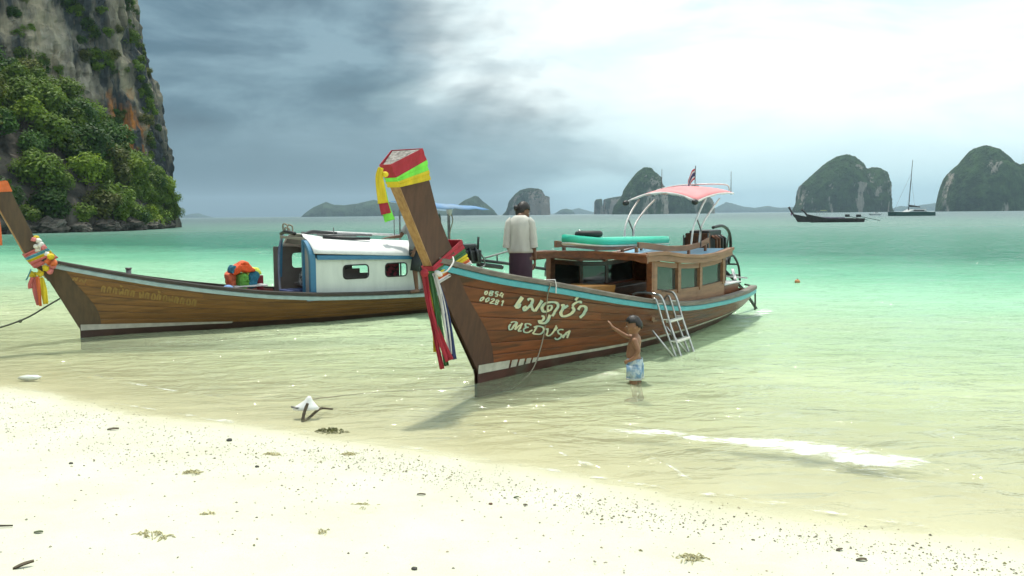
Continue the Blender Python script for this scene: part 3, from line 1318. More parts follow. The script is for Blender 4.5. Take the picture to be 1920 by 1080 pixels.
def stem_section(B, fx, wf, wb, dp, z, zb):
    """four corners of the prow post at a height: front pair, back pair (back may sit higher)"""
    x = fx(z)
    return [(x, -wf, z), (x, wf, z), (fx(zb) + dp if zb == z else x + dp, wb, zb), (fx(zb) + dp if zb == z else x + dp, -wb, zb)]


M2 = dict(
    plank=mat('varnished_plank', (0.230, 0.066, 0.022), (0.130, 0.036, 0.012), rough=.36, scale=2.2, detail=8, stretch=(.5, 3, 9), bump=.18, rnd=.22, coat=.2, spec=.35, c3=(0.07, 0.028, 0.014), s3=1.4, f3=.56, rvar=.15),
    inside=mat('hull_inside', (0.10, 0.055, 0.03), rough=.7),
    bottom=mat('maroon_bottom', (0.105, 0.035, 0.026), (0.06, 0.022, 0.018), rough=.5, scale=4, c3=(.09, .07, .05), s3=2, f3=.6),
    stem=mat('stem_brown', (0.098, 0.044, 0.028), (0.066, 0.029, 0.019), rough=.55, spec=.4, scale=5, stretch=(3, 3, .5), bump=.1, coat=.1),
    rub=mat('turquoise_paint', (0.085, 0.375, 0.41), (0.07, 0.31, 0.345), rough=.4, scale=9, c3=(.30, .36, .33), s3=4, f3=.66),
    cap=mat('weathered_rail', (0.20, 0.175, 0.145), (0.13, 0.11, 0.088), rough=.75, scale=3, stretch=(1, 6, 6), bump=.3),
    deck=mat('deck_wood', (0.21, 0.12, 0.06), (0.13, 0.07, 0.035), rough=.7, scale=3, stretch=(1, 6, 6), rnd=.15, bump=.2),
    stripe=mat('stripe_paint', (0.62, 0.60, 0.50), (0.45, 0.43, 0.35), rough=.6, scale=7, c3=(.28, .25, .18), s3=5, f3=.62),
)
PALE_WOOD = mat('pale_stem_wood', (0.40, 0.235, 0.085), (0.26, 0.135, 0.045), rough=.55, scale=3, stretch=(8, 8, .8), bump=.2)
END_GRAIN = mat('end_grain', (0.36, 0.34, 0.31), (0.12, 0.11, 0.10), rough=.9, scale=26, detail=6, bump=.4)
CAB = mat('cabin_wood', (0.27, 0.090, 0.028), (0.155, 0.050, 0.016), rough=.42, scale=2.4, detail=7, stretch=(1, 5, 8), bump=.12, coat=.25, rnd=.12)
CAB_P = mat('cabin_wood_faded', (0.30, 0.150, 0.078), (0.19, 0.092, 0.046), rough=.55, scale=2.4, detail=7, stretch=(1, 5, 8), bump=.15, rnd=.10)
BLUE_TOP = mat('pale_blue_roof', (0.20, 0.42, 0.58), (0.16, 0.34, 0.48), rough=.5, scale=3)
STEEL = mat('steel_tube', (0.60, 0.60, 0.58), (0.42, 0.41, 0.39), rough=.28, metal=.85, scale=12)
WHITE_T = mat('white_tube', (0.72, 0.70, 0.70), (0.55, 0.53, 0.53), rough=.35, scale=12)
BLACK = mat('black_grease', (0.022, 0.022, 0.024), (0.012, 0.012, 0.012), rough=.45, scale=15, bump=.2)
RUST = mat('rusty_metal', (0.18, 0.075, 0.035), (0.06, 0.03, 0.02), rough=.8, scale=12, bump=.3)
GREY_M = mat('grey_metal', (0.24, 0.24, 0.24), (0.13, 0.13, 0.13), rough=.45, metal=.6, scale=12)
ROPE = mat('rope_fibre', (0.32, 0.29, 0.22), (0.20, 0.18, 0.13), rough=.9, scale=60, bump=.5)
ROPE_D = mat('dark_rope', (0.09, 0.10, 0.075), (0.05, 0.055, 0.04), rough=.9, scale=60, bump=.5)


def glass_mat(name, col, rough=.05, tr=.55):
    m = bpy.data.materials.new(name)
    m.use_nodes = True
    nt = m.node_tree
    nt.nodes.clear()
    L = nt.links.new
    out = _node(nt, 'ShaderNodeOutputMaterial')
    t = _node(nt, 'ShaderNodeBsdfTransparent')
    t.inputs[0].default_value = (*col, 1)
    g = _node(nt, 'ShaderNodeBsdfGlossy')
    g.inputs['Roughness'].default_value = rough
    nz = _node(nt, 'ShaderNodeTexNoise')
    nz.inputs['Scale'].default_value = 3
    d = _node(nt, 'ShaderNodeBsdfDiffuse')
    rp = _node(nt, 'ShaderNodeValToRGB')
    rp.color_ramp.elements[0].color = (*[c * .5 for c in col], 1)
    rp.color_ramp.elements[1].color = (*[c * .7 for c in col], 1)
    L(nz.outputs['Fac'], rp.inputs[0])
    L(rp.outputs[0], d.inputs[0])
    m1, m2 = _node(nt, 'ShaderNodeMixShader'), _node(nt, 'ShaderNodeMixShader')
    m1.inputs[0].default_value = 1 - tr
    L(t.outputs[0], m1.inputs[1])
    L(d.outputs[0], m1.inputs[2])
    fr = _node(nt, 'ShaderNodeFresnel')
    fr.inputs[0].default_value = 1.5
    L(fr.outputs[0], m2.inputs[0])
    L(m1.outputs[0], m2.inputs[1])
    L(g.outputs[0], m2.inputs[2])
    L(m2.outputs[0], out.inputs[0])
    return m


TINT = glass_mat('tinted_glass', (0.50, 0.58, 0.52), tr=.85)

# ---- the wooden boat in front
B2 = Boat('longtail_boat', (-0.39, 10.49), radians(58), 8.3,
          [(-1.0, 1.52), (-0.75, 1.44), (-.35, 1.335), (0, 1.255), (.79, 1.11), (1.33, 1.005), (2.0, .88), (2.69, .765), (3.36, .665), (4.0, .595), (4.79, .545), (6, .515), (7.4, .51), (8.6, .53)],
          [(-.4, 1.7), (-.10, .36), (-.03, .05), (0, 0.0), (.19, -.125), (1.08, -.74), (1.5, -1.0), (2.19, -1.43), (2.7, -1.76)],
          lambda q: (1.0 * (1 - (1 - min(1, q / 4.7)) ** 2.0)) - (0.33 * ((q - 6.4) / 3) ** 2 if q > 6.4 else 0),
          lambda x: -.32 if x < 4.5 else -.32 + .27 * ((x - 4.5) / 3.8) ** 1.6,
          lambda x: .17 - .035 * min(1, max(0, x) / 2.2) + .004 * max(0, x - 3) + (.05 * ((x - 4.5) / 3.8) ** 1.6 if x > 4.5 else 0))
tag(B2.root, 'varnished brown long-tail boat with tall prow, turquoise rail and wooden cabin, nearest the beach', 'boat')
build_hull(B2, M2, 7, .36, 4)
stripe_blocks(B2, M2, [(.02, .56, .105, .10), (.595, .70, .095, .09), (.735, .83, .085, .08), (.865, .95, .075, .07), (.985, 1.06, .065, .06), (1.09, 7.9, .045, .03)])


def build_stem(B, fx, tab_wf, tab_wb, tab_d, z0, ztf, ztb, front_mat, side_mat, top_mat):
    """prow post: z0..top, narrow pale front, dark sides, cut top; returns the section function"""
    def sec(z, rise=0.0, off=0.0):
        wf, wb, d = interp(tab_wf, z) + off, interp(tab_wb, z) + off, interp(tab_d, z)
        x = fx(z)
        return [B.P(x - off, -wf, z), B.P(x - off, wf, z), B.P(x + d + off, wb, z + rise), B.P(x + d + off, -wb, z + rise)]
    n = 16
    rings = []
    for i in range(n + 1):
        z = lerp(z0, ztf, i / n)
        rings.append(sec(z, (ztb - ztf) * (i / n)))
    m = MB()
    m.loft(rings, False)
    m.build('stem', side_mat, B.root, bevel=.006)
    m = MB()
    a = sec(ztf, ztb - ztf)
    m.prism([p + Vector((0, 0, .001)) for p in a], (0, 0, .012))
    m.build('stem_top', top_mat, B.root, bevel=.003)
    m = MB()
    rows = []
    for i in range(n + 1):
        z = lerp(z0 + .05, ztf - .02, i / n)
        q = sec(z)
        rows.append([q[0] + Vector((-.012, 0, 0)), q[1] + Vector((-.012, 0, 0)), q[1] + Vector((.004, 0, 0)), q[0] + Vector((.004, 0, 0))])
    m.loft(rows, True)
    m.build('stem_face', front_mat, B.root)
    return sec


fx2 = lambda z: B2.front(z) - .02
SEC2 = build_stem(B2, fx2, [(1.1, .045), (1.5, .055), (2.5, .062)], [(1.15, .07), (1.5, .105), (1.9, .125), (2.5, .195)], [(1.15, .55), (1.4, .47), (1.6, .37), (1.9, .32), (2.5, .33)], 1.15, 2.49, 2.67,
                  PALE_WOOD, M2['stem'], END_GRAIN)


def band(B, sec, z0a, z1a, z0b, z1b, off):
    """cloth band round the post: heights at the front and at the back"""
    a, b_ = sec((z0a + z0b) / 2, 0, off), sec((z1a + z1b) / 2, 0, off)
    lo, hi = sec(z0a, z0b - z0a, off), sec(z1a, z1b - z1a, off)
    rings = []
    for k in range(5):
        f = k / 4
        o = off * .35 * sin(f * pi * 3)
        r = []
        for i in range(4):
            p, q = lo[i].lerp(hi[i], f), lo[(i + 1) % 4].lerp(hi[(i + 1) % 4], f)
            for g in (0.0, .25, .5, .75):
                w = p.lerp(q, g)
                c = Vector((w.x, 0, w.z))
                r.append(w + Vector((0, (1 if w.y > 0 else -1) * o, 0)))
        rings.append(r)
    return rings


def cloth(name, c):
    return mat(name, c, tuple(v * .72 for v in c), rough=.75, scale=9, stretch=(1, 1, .4), bump=.35, bdist=.02)


RED, GREEN, YEL, WHT, NAVY, LIME = (cloth('red_cloth', (.42, .025, .045)), cloth('green_cloth', (.05, .15, .05)), cloth('yellow_cloth', (.72, .55, .02)), cloth('white_cloth', (.72, .70, .68)),
                                    cloth('navy_cloth', (.03, .05, .15)), cloth('lime_cloth', (.22, .80, .08)))
ORANGE, PINK, CYAN = cloth('orange_cloth', (.72, .17, .05)), cloth('pink_cloth', (.60, .16, .14)), cloth('cyan_cloth', (.12, .38, .45))


def ribbon(name, m, parent, pts, w, seed=0, wave=.012, n=5):
    """hanging cloth strip: path points (world), width list, gathered into folds"""
    P_ = catmull(pts, n)
    rnd = random.Random(seed)
    ph = rnd.uniform(0, 6)
    rows = []
    N_ = len(P_)
    for i, p in enumerate(P_):
        d = (P_[min(i + 1, N_ - 1)] - P_[max(i - 1, 0)]).normalized()
        side = Vector((1, .25, 0)).normalized()
        side = (side - d * side.dot(d)).normalized()
        nr = d.cross(side)
        ww = w[0] + (w[-1] - w[0]) * i / (N_ - 1) if len(w) < 3 else interp([(k / (len(w) - 1), v) for k, v in enumerate(w)], i / (N_ - 1))
        r = []
        for k in range(9):
            f = k / 8 - .5
            r.append(p + side * f * ww + nr * (wave * sin(ph + f * 9 + i * .5) + wave * .5 * sin(f * 17 + i * .3)))
        rows.append(r)
    b = MB()
    b.loft(rows, False, closed=False)
    o = b.build(name, m, parent, smooth=True, normals=False, solid=.004)
    return o


def world_rings(B, rings):
    mw = Matrix.Translation(B.p) @ Matrix.Rotation(B.ang, 4, 'Z')
    return [[mw @ p for p in r] for r in rings]


# cloths on top of the prow post
def prow_cloths():
    g = empty('tied_scarf', B2.W(-1.7, 0, 2.3))
    tag(g, 'red, lime and yellow cloths tied round the top of the tall prow', 'scarf')
    inv = Matrix.Translation(-Vector(g.location))

    def put(name, rings, m):
        b = MB()
        b.loft([[inv @ p for p in r] for r in world_rings(B2, rings)], False)
        b.build(name, m, g, smooth=False, normals=True, solid=.006)
    put('cloth_band', band(B2, SEC2, 2.37, 2.515, 2.56, 2.69, .012), RED)
    put('cloth_band', band(B2, SEC2, 2.335, 2.385, 2.445, 2.575, .016), LIME)
    put('cloth_band', band(B2, SEC2, 2.29, 2.345, 2.37, 2.47, .020), YEL)
    D = (B2.W(-1.72, 0, 0)).y - .03
    o = g.location
    for m, pts, w in ((LIME, [(713, 322), (716, 350), (722, 385), (731, 414)], (.03, .08, .105)), (RED, [(713, 322), (714, 350), (719, 380), (724, 401)], (.04, .09, .10)),
                      (YEL, [(714, 314), (711, 330), (714, 355), (718, 381)], (.05, .085, .105))):
        D -= .018
        ribbon('cloth_tail', m, g, [at(px, py, D) - o for px, py in pts], w, seed=w[1] * 100, wave=.006)
    b = MB()
    b.ell(at(722, 327, D + .02) - o, (.035, .03, .03), None, 10, 6)
    b.build('knot', YEL, g, smooth=True)


prow_cloths()


def prow_ribbons():
    g = empty('prow_garland', B2.W(-.95, 0, 1.4))
    tag(g, 'red, green, yellow and white ribbons knotted at the prow base with long hanging tails', 'garland')
    o = Vector(g.location)
    inv = Matrix.Translation(-o)

    def put(name, rings, m):
        b = MB()
        b.loft([[inv @ p for p in r] for r in world_rings(B2, rings)], False)
        b.build(name, m, g, smooth=False, normals=True, solid=.008)
    put('ribbon_band', band(B2, SEC2, 1.375, 1.445, 1.60, 1.72, .020), RED)
    put('ribbon_band', band(B2, SEC2, 1.345, 1.395, 1.54, 1.62, .024), GREEN)
    put('ribbon_band', band(B2, SEC2, 1.315, 1.36, 1.49, 1.56, .028), YEL)
    put('ribbon_band', band(B2, SEC2, 1.29, 1.32, 1.46, 1.50, .030), ORANGE)
    put('ribbon_band', band(B2, SEC2, 1.255, 1.29, 1.44, 1.475, .034), WHT)
    D = B2.W(-1.02, 0, 0).y - .06
    T = [(YEL, [(800, 512), (809, 560), (815, 610), (817, 660)], (.05, .06, .055)), (NAVY, [(814, 515), (833, 570), (845, 630), (851, 674)], (.05, .06, .06)),
         (WHT, [(814, 512), (828, 560), (838, 615), (845, 664)], (.05, .06, .055)), (GREEN, [(806, 512), (817, 565), (828, 630), (837, 686)], (.05, .06, .05)),
         (RED, [(795, 508), (802, 560), (815, 625), (829, 692)], (.05, .05, .045)), (RED, [(797, 510), (806, 570), (822, 625), (843, 676)], (.045, .05, .095))]
    for k, (m, pts, w) in enumerate(T):
        ribbon('ribbon_tail', m, g, [at(px, py, D - .015 * k) - o for px, py in pts], w, seed=k, wave=.014)
    b = MB()
    b.ell(at(796, 512, D - .1) - o, (.045, .035, .05), (.3, .2, 0), 10, 6)
    b.build('knot', RED, g, smooth=True)
    b = MB()
    b.ell(at(822, 513, D - .08) - o, (.05, .035, .03), (.3, .5, 0), 10, 6)
    b.build('knot', WHT, g, smooth=True)
    p = [at(px, py, D + dy) - o for px, py, dy in ((822, 513, -.06), (838, 508, -.0), (850, 492, .12), (849, 482, .2))]
    b = MB()
    b.tube(catmull(p, 6), .009, 6)
    b.build('cord', WHT, g, smooth=True)


prow_ribbons()

# ---- lettering, brush strokes laid on the planks
LET = mat('cream_paint', (0.66, 0.63, 0.42), (0.42, 0.54, 0.44), rough=.55, scale=9, detail=3, lo=.42, hi=.58)
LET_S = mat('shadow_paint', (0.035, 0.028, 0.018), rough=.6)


def strokes(B, name, lines, m, off, ox, oy, k, dx=0, dy=0, wk=1.0):
    """each line: (half-width, [(X, Y)...]) in the units of a lettering sheet, k units to a photo pixel"""
    b = MB()
    for hw, pts in lines:
        P_ = catmull([(x, y, 0) for x, y in pts], 5)
        rows = []
        for i, p in enumerate(P_):
            d = P_[min(i + 1, len(P_) - 1)] - P_[max(i - 1, 0)]
            d.normalize()
            nx, ny = -d.y, d.x
            t = i / max(1, len(P_) - 1)
            # broad-nib pen: wide on downstrokes, thinner along the slant
            w = hw * wk * (.62 + .38 * abs(d.y))
            row = []
            for s_ in (-1, 1):
                px, py = ox + (p.x + nx * w * s_ + dx) / k, oy + (p.y + ny * w * s_ + dy) / k
                h = B.hit(px, py)
                if h is None:
                    row = None
                    break
                x, z = h
                row.append(B.P(x, B.Y(x, z) + off, z))
            if row:
                rows.append(row)
        if len(rows) > 1:
            b.loft(rows, False, closed=False)
    return b.build(name, m, B.root, normals=False)


THAI = [(26, [(775, 215), (730, 280), (690, 345), (672, 372)]), (15, [(672, 372), (715, 372), (748, 318)]),
        (17, [(850, 262), (885, 240), (925, 255), (920, 300), (880, 355), (825, 400)]), (15, [(840, 400), (800, 415), (795, 375), (835, 350)]), (16, [(905, 330), (930, 400), (960, 425)]), (19, [(1070, 265), (1020, 345), (965, 425)]),
        (17, [(1150, 430), (1090, 430), (1070, 370), (1120, 310), (1200, 290), (1285, 300), (1310, 350), (1270, 420), (1225, 500)]), (13, [(1150, 430), (1205, 400), (1215, 350), (1170, 345), (1145, 380), (1165, 405)]),
        (15, [(1060, 495), (1095, 510), (1085, 560), (1040, 580)]), (18, [(1190, 480), (1160, 560), (1110, 605), (1040, 600), (1025, 560)]),
        (17, [(1350, 340), (1395, 335), (1385, 385), (1460, 340)]), (19, [(1385, 390), (1350, 450), (1375, 500), (1440, 495), (1510, 460), (1550, 405), (1520, 360)]), (15, [(1520, 350), (1570, 305), (1645, 280), (1650, 310)]),
        (16, [(1620, 200), (1570, 262)]), (18, [(1610, 405), (1650, 355), (1710, 355), (1730, 400), (1690, 470), (1640, 525)])]
NAME_ = [(11, [(600, 620), (575, 660), (580, 700), (615, 695), (650, 640), (695, 590)]), (10, [(600, 600), (640, 585), (695, 590)]), (12, [(695, 590), (680, 650), (668, 705)]), (10, [(668, 705), (720, 650), (775, 610)]), (12, [(775, 605), (745, 665), (715, 720), (760, 722)]),
         (11, [(910, 640), (870, 615), (820, 620), (830, 660), (870, 668)]), (11, [(850, 668), (800, 690), (800, 735), (860, 745), (925, 705)]),
         (11, [(990, 660), (960, 720), (930, 765)]), (12, [(945, 670), (1010, 650), (1085, 670), (1090, 725), (1040, 770), (940, 765)]),
         (11, [(1130, 700), (1155, 690), (1150, 740), (1140, 780), (1175, 795), (1230, 750), (1275, 670)]), (10, [(1275, 640), (1290, 680), (1270, 720)]),
         (11, [(1390, 705), (1350, 700), (1310, 720), (1320, 760), (1360, 780), (1340, 830), (1290, 850), (1260, 825)]), (8, [(1300, 850), (1380, 800), (1440, 740)]),
         (11, [(1385, 830), (1420, 770), (1490, 715)]), (12, [(1490, 715), (1470, 770), (1445, 830)]), (9, [(1420, 780), (1470, 785)])]
NUMS = [(9, [(228, 125), (208, 160), (225, 175), (250, 150), (240, 128), (228, 125)]), (9, [(330, 130), (300, 125), (285, 148), (320, 165), (310, 190), (280, 185), (290, 158), (335, 140), (330, 130)]),
        (9, [(415, 140), (385, 135), (372, 165), (400, 170), (395, 200), (360, 200)]), (9, [(470, 145), (435, 190), (485, 195)]), (9, [(490, 165), (465, 220)]),
        (9, [(190, 215), (150, 235), (145, 270), (180, 255), (195, 225), (190, 215)]), (9, [(270, 225), (235, 245), (225, 285), (260, 270), (275, 238), (270, 225)]), (9, [(305, 250), (345, 240), (345, 265), (290, 305), (345, 310)]),
        (9, [(415, 260), (385, 262), (380, 290), (405, 305), (385, 328), (365, 310), (410, 285), (420, 265)]), (9, [(465, 290), (490, 270), (460, 345)])]
for nm, ln in (('lettering_name', THAI), ('lettering_word', NAME_), ('lettering_number', NUMS)):
    if ln is not NUMS:
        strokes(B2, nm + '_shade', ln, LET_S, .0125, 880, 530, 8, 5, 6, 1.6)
    o = strokes(B2, nm, ln, LET, .0165, 880, 530, 8, wk=1.28)
    o['label'] = {'lettering_name': 'Thai boat name painted in cream brush letters', 'lettering_word': 'cream painted word MEDUSA', 'lettering_number': 'cream painted registration 0854 00281'}[nm]


# ---- cabin
def cabin2():
    R, P = B2.root, B2.P
    S0, S1, HW = 3.2, 6.35, .86
    roofz = lambda x: interp([(2.6, 1.40), (3.3, 1.40), (4.2, 1.315), (5.0, 1.275), (5.8, 1.285), (6.5, 1.345)], x)
    sill = lambda x: interp([(3.2, .86), (4.2, .80), (5.2, .775), (6.4, .79)], x)
    cab = empty('cabin', (0, 0, 0))
    cab.parent = R
    for side in (1, -1):
        m = CAB_P if side == 1 else CAB
        # lower side wall in boards
        xs = [S0, 4.05, 5.0, S1]
        for a, b in zip(xs, xs[1:]):
            MB().hexa([P(a + .003, side * HW, .42), P(b - .003, side * HW, .42), P(b - .003, side * (HW - .03), .42), P(a + .003, side * (HW - .03), .42),
                       P(a + .003, side * HW, sill(a)), P(b - .003, side * HW, sill(b)), P(b - .003, side * (HW - .03), sill(b)), P(a + .003, side * (HW - .03), sill(a))]).build('side_board', m, cab, bevel=.004)
        # posts between windows
        for x, w in ((S0 + .05, .12), (4.19, .12), (5.14, .11), (S1 - .07, .13)):
            MB().beam(P(x, side * (HW - .012), sill(x) - .02), P(x, side * (HW - .012), roofz(x) - .07), .065, w, up=(1, 0, 0)).build('post', m, cab, bevel=.005)
        # rail above and sill below windows
        for nm, fz, h, w in (('window_rail', lambda x: roofz(x) - .13, .075, .05), ('window_sill', lambda x: sill(x) + .008, .035, .07)):
            rows = []
            for i in range(13):
                x = lerp(S0 + .005, S1 - .005, i / 12)
                z = fz(x)
                rows.append([P(x, side * (HW + .006), z - h / 2), P(x, side * (HW + .006), z + h / 2), P(x, side * (HW - w), z + h / 2), P(x, side * (HW - w), z - h / 2)])
            MB().loft(rows).build(nm, m, cab)
        for a, b in ((S0 + .11, 4.13), (4.25, 5.085), (5.195, S1 - .135)):
            MB().hexa([P(a, side * (HW - .03), sill(a) + .02), P(b, side * (HW - .03), sill(b) + .02), P(b, side * (HW - .036), sill(b) + .02), P(a, side * (HW - .036), sill(a) + .02),
                       P(a, side * (HW - .03), roofz(a) - .16), P(b, side * (HW - .03), roofz(b) - .16), P(b, side * (HW - .036), roofz(b) - .16), P(a, side * (HW - .036), roofz(a) - .16)]).build('window_pane', TINT, cab)
    # front posts and header
    for side in (1, -1):
        MB().beam(P(S0 - .02, side * (HW - .03), .45), P(S0 - .02, side * (HW - .03), 1.34), .09, .11, up=(1, 0, 0)).build('front_post', CAB, cab, bevel=.008)
    # aft bulkhead boards with gap for the door
    for y0, y1 in ((-.84, -.34), (.34, .84)):
        MB().hexa([P(S1 - .02, y0, .42), P(S1 - .02, y1, .42), P(S1 + .01, y1, .42), P(S1 + .01, y0, .42), P(S1 - .02, y0, 1.2), P(S1 - .02, y1, 1.2), P(S1 + .01, y1, 1.2), P(S1 + .01, y0, 1.2)]).build('bulkhead', CAB, cab)
    # roof: deck, fascias, pale blue centre
    OV = .10
    def strip(name, m, y0, y1, z0, z1, x0=2.70, x1=6.48, n=16, fn=roofz, crown=0.0):
        rows = []
        for i in range(n + 1):
            x = lerp(x0, x1, i / n)
            z = fn(x)
            rows.append([P(x, y0, z + z0), P(x, y1, z + z0), P(x, y1, z + z1), P(x, y0, z + z1)])
        o = MB().loft(rows).build(name, m, cab, bevel=.006)
        return o
    strip('roof_deck', BLUE_TOP, -.80, .80, -.02, .03)
    strip('fascia', CAB_P, HW + .0, HW + OV, -.085, .045)
    strip('fascia_trim', CAB_P, HW + OV, HW + OV + .03, .0, .055)
    strip('fascia', CAB, -HW - OV, -HW, -.085, .045)
    # front fascia with shaped underside
    m = MB()
    pts = []
    top, bot = [], []
    for i in range(21):
        y = lerp(-1.0, 1.0, i / 20)
        arch = .035 * (1 - (y / 1.0) ** 2)
        dn = .075 if abs(y) > .80 else .052
        top.append(P(2.66, y, 1.415 + arch))
        bot.append(P(2.66, y, 1.415 + arch - dn - .035))
    m.prism(top + bot[::-1], (.045, 0, 0))
    m.build('front_fascia', CAB, cab, bevel=.005)
    m = MB()
    m.prism([p + Vector((-.03, 0, .018)) for p in top] + [p + Vector((-.03, 0, -.02)) for p in top[::-1]], (.10, 0, 0))
    m.build('front_trim', CAB, cab, bevel=.005)
    # upper coaming rails on the roof
    cz = lambda x: interp([(2.8, 1.56), (3.5, 1.52), (4.4, 1.44), (5.2, 1.42), (5.9, 1.46), (6.3, 1.53)], x)
    for side in (1, -1):
        strip('roof_rail', CAB_P if side == 1 else CAB, side * .60 - .02, side * .60 + .02, -.045, .045, 2.95 if side < 0 else 3.25, 6.25, fn=cz)
        for x in (3.2, 4.3, 5.3, 6.1):
            MB().beam(P(x, side * .60, roofz(x) + .02), P(x, side * .60, cz(x) - .03), .035, .06).build('rail_block', CAB, cab)
    MB().beam(P(2.98, -.60, 1.50), P(2.98, -.60, 1.60), .05, .08).build('rail_block', CAB, cab)
    # inside: bench boxes and the amber hatch at the front
    MB().hexa([P(1.55, -.05, .60), P(2.75, -.05, .55), P(2.75, .42, .55), P(1.55, .42, .60), P(1.45, -.12, 1.055), P(2.80, -.12, .985), P(2.80, .46, .985), P(1.45, .46, 1.055)]).build('seat_box', mat(
        'amber_wood', (.42, .20, .045), (.30, .13, .03), rough=.45, scale=3, stretch=(1, 6, 8), coat=.3), R, bevel=.01)
    MB().box(P(4.8, -.5, .62), (2.6, .35, .35)).build('bench', CAB, cab, bevel=.01)
    MB().box(P(4.8, .5, .62), (2.6, .35, .35)).build('bench', CAB, cab, bevel=.01)
    # stern box and cleats
    MB().box(P(7.35, .45, .60), (.85, .42, .16)).build('stern_box', CAB, R, bevel=.008)
    MB().box(P(7.35, .45, .695), (.95, .50, .025)).build('stern_box_lid', WHITE_T, R, bevel=.006)
    # white lashing round the rail
    x = .79
    m = MB()
    y = B2.Y(x, B2.sheer(x))
    m.tube([P(x, y + .03, 1.03), P(x, y + .035, 1.13), P(x, y + .02, 1.195), P(x, y - .12, 1.19)], .008, 6)
    m.build('lashing', WHT, R)


cabin2()


# ---- canopy, engine, stern gear
def canopy2():
    R, P = B2.root, B2.P
    c = empty('canopy', (0, 0, 0))
    c.parent = R
    PINKC = mat('sunlit_red_canvas', (.78, .30, .31), (.70, .25, .26), rough=.8, scale=3, bump=.1)  # red lightened to pink: sun shining through the cloth, put into its colour
    WH = mat('white_canvas', (.74, .70, .70), rough=.8, scale=3)
    def top(u, w):  # u fore-aft 0..1, w -1..1
        x = lerp(5.55, 7.45, u)
        z = 2.20 + .16 * u + .16 * (1 - w * w) * (1 - .3 * u) + .05 * sin(u * pi)
        return P(x, w * .64, z)
    rows = [[top(i / 12, -1 + 2 * j / 12) for j in range(13)] for i in range(13)]
    MB().loft(rows, False, closed=False).build('canvas', PINKC, c, smooth=True, normals=False, solid=.012)
    # white valance along the front and the near side
    rows = [[top(0, -1 + 2 * j / 12) + Vector((-.01, 0, .004)), top(0, -1 + 2 * j / 12) + Vector((-.02, 0, -.035 + .012 * sin(j * 2.1)))] for j in range(13)]
    MB().loft(rows, False, closed=False).build('valance', WH, c, smooth=True, normals=False, solid=.006)
    rows = [[top(i / 12, 1) + Vector((0, -.01, .004)), top(i / 12, 1) + Vector((0, -.015, -.025 - .008 * sin(i * 1.7)))] for i in range(13)]
    MB().loft(rows, False, closed=False).build('valance', WH, c, smooth=True, normals=False, solid=.006)
    for w in (-1, 1):
        MB().ell(top(0, w * .98) + Vector((-.05, 0, -.03)), (.08, .06, .05), None, 10, 6).build('rolled_strap', BLACK, c, smooth=True)
    # frame hoops
    for side in (-1, 1):
        for x0, x1 in ((5.40, 6.05), (5.78, 6.75)):
            MB().tube(catmull([P(x0, side * .60, 1.42), P(x0 + .06, side * .62, 1.75), P((x0 + x1) / 2, side * .63, 2.02), P(x1, side * .62, 2.24)], 6), .017, 8).build('frame_tube', WHITE_T, c, smooth=True)
        MB().tube([P(5.62, side * .63, 1.88), P(5.80, side * .63, 1.70), P(5.80, side * .62, 1.42)], .014, 8).build('strut', GREY_M, c, smooth=True)
    # rail above the canopy
    arch = catmull([P(6.9, -.68, 2.33), P(6.95, -.66, 2.42), P(7.0, -.3, 2.50), P(7.05, .2, 2.52), P(7.1, .62, 2.50), P(7.12, .68, 2.40)], 6)
    MB().tube(arch, .014, 8).build('top_rail', WHITE_T, c, smooth=True)
    for s_, v, h in ((6.2, -.25, 2.78), (7.6, .55, 2.76)):
        MB().tube([P(s_, v, 2.33), P(s_, v, h)], [.008, .004], 6).build('antenna', GREY_M, c)
    # engine on its pivot, radiator and pipes
    e = empty('engine', (0, 0, 0))
    e.parent = R
    rn = random.Random(9)
    MB().box(P(7.75, 0, 1.34), (.95, .50, .42)).build('engine_block', BLACK, e, bevel=.04)
    MB().box(P(7.72, .02, 1.60), (.70, .40, .14)).build('cylinder_head', BLACK, e, bevel=.03)
    for k in range(4):
        MB().tube([P(7.45 + .17 * k, .24, 1.56), P(7.45 + .17 * k, .33, 1.50), P(7.45 + .17 * k, .33, 1.30)], .028, 8).build('exhaust_pipe', RUST if k < 2 else BLACK, e, smooth=True)
    MB().box(P(7.22, .05, 1.42), (.10, .46, .40)).build('radiator', RUST, e, bevel=.015)
    for a, b in (((7.15, .28, 1.2), (7.15, .28, 1.62)), ((7.15, -.2, 1.2), (7.15, -.2, 1.58)), ((8.2, .26, 1.1), (8.25, .3, 1.55))):
        MB().tube([P(*a), P(*b)], .015, 6).build('engine_rod', GREY_M, e)
    MB().tube(catmull([P(7.4, .28, 1.72), P(7.9, .30, 1.74), P(8.35, .28, 1.60), P(8.5, .26, 1.30), P(8.45, .24, 1.0)], 6), .03, 8).build('hose', BLACK, e, smooth=True)
    MB().tube([P(7.75, 0, .55), P(7.75, 0, 1.16)], .06, 10).build('pivot_post', GREY_M, e, smooth=True)
    MB().box(P(7.75, 0, .85), (.5, .7, .08)).build('engine_bed', BLACK, e, bevel=.01)
    MB().tube([P(6.55, .05, 1.40), P(7.3, .05, 1.32)], .018, 8).build('tiller', BLACK, e)
    # stern cage and tail shaft
    st = empty('stern_gear', (0, 0, 0))
    st.parent = R
    for v in (.1, .42):
        MB().tube(catmull([P(7.7, v, .62), P(7.75, v, 1.05), P(8.1, v, 1.18), P(8.5, v, .95), P(8.62, v, .60)], 6), .022, 8).build('cage_tube', BLACK, st, smooth=True)
    for x, z in ((7.85, 1.10), (8.15, 1.16), (8.45, .98), (8.58, .76)):
        MB().tube([P(x, .1, z), P(x, .42, z)], .018, 6).build('cage_bar', BLACK, st)
    MB().tube([P(8.1, .2, .95), P(9.1, .35, .42), P(9.9, .45, -.15)], .03, 8).build('tail_shaft', BLACK, st, smooth=True)
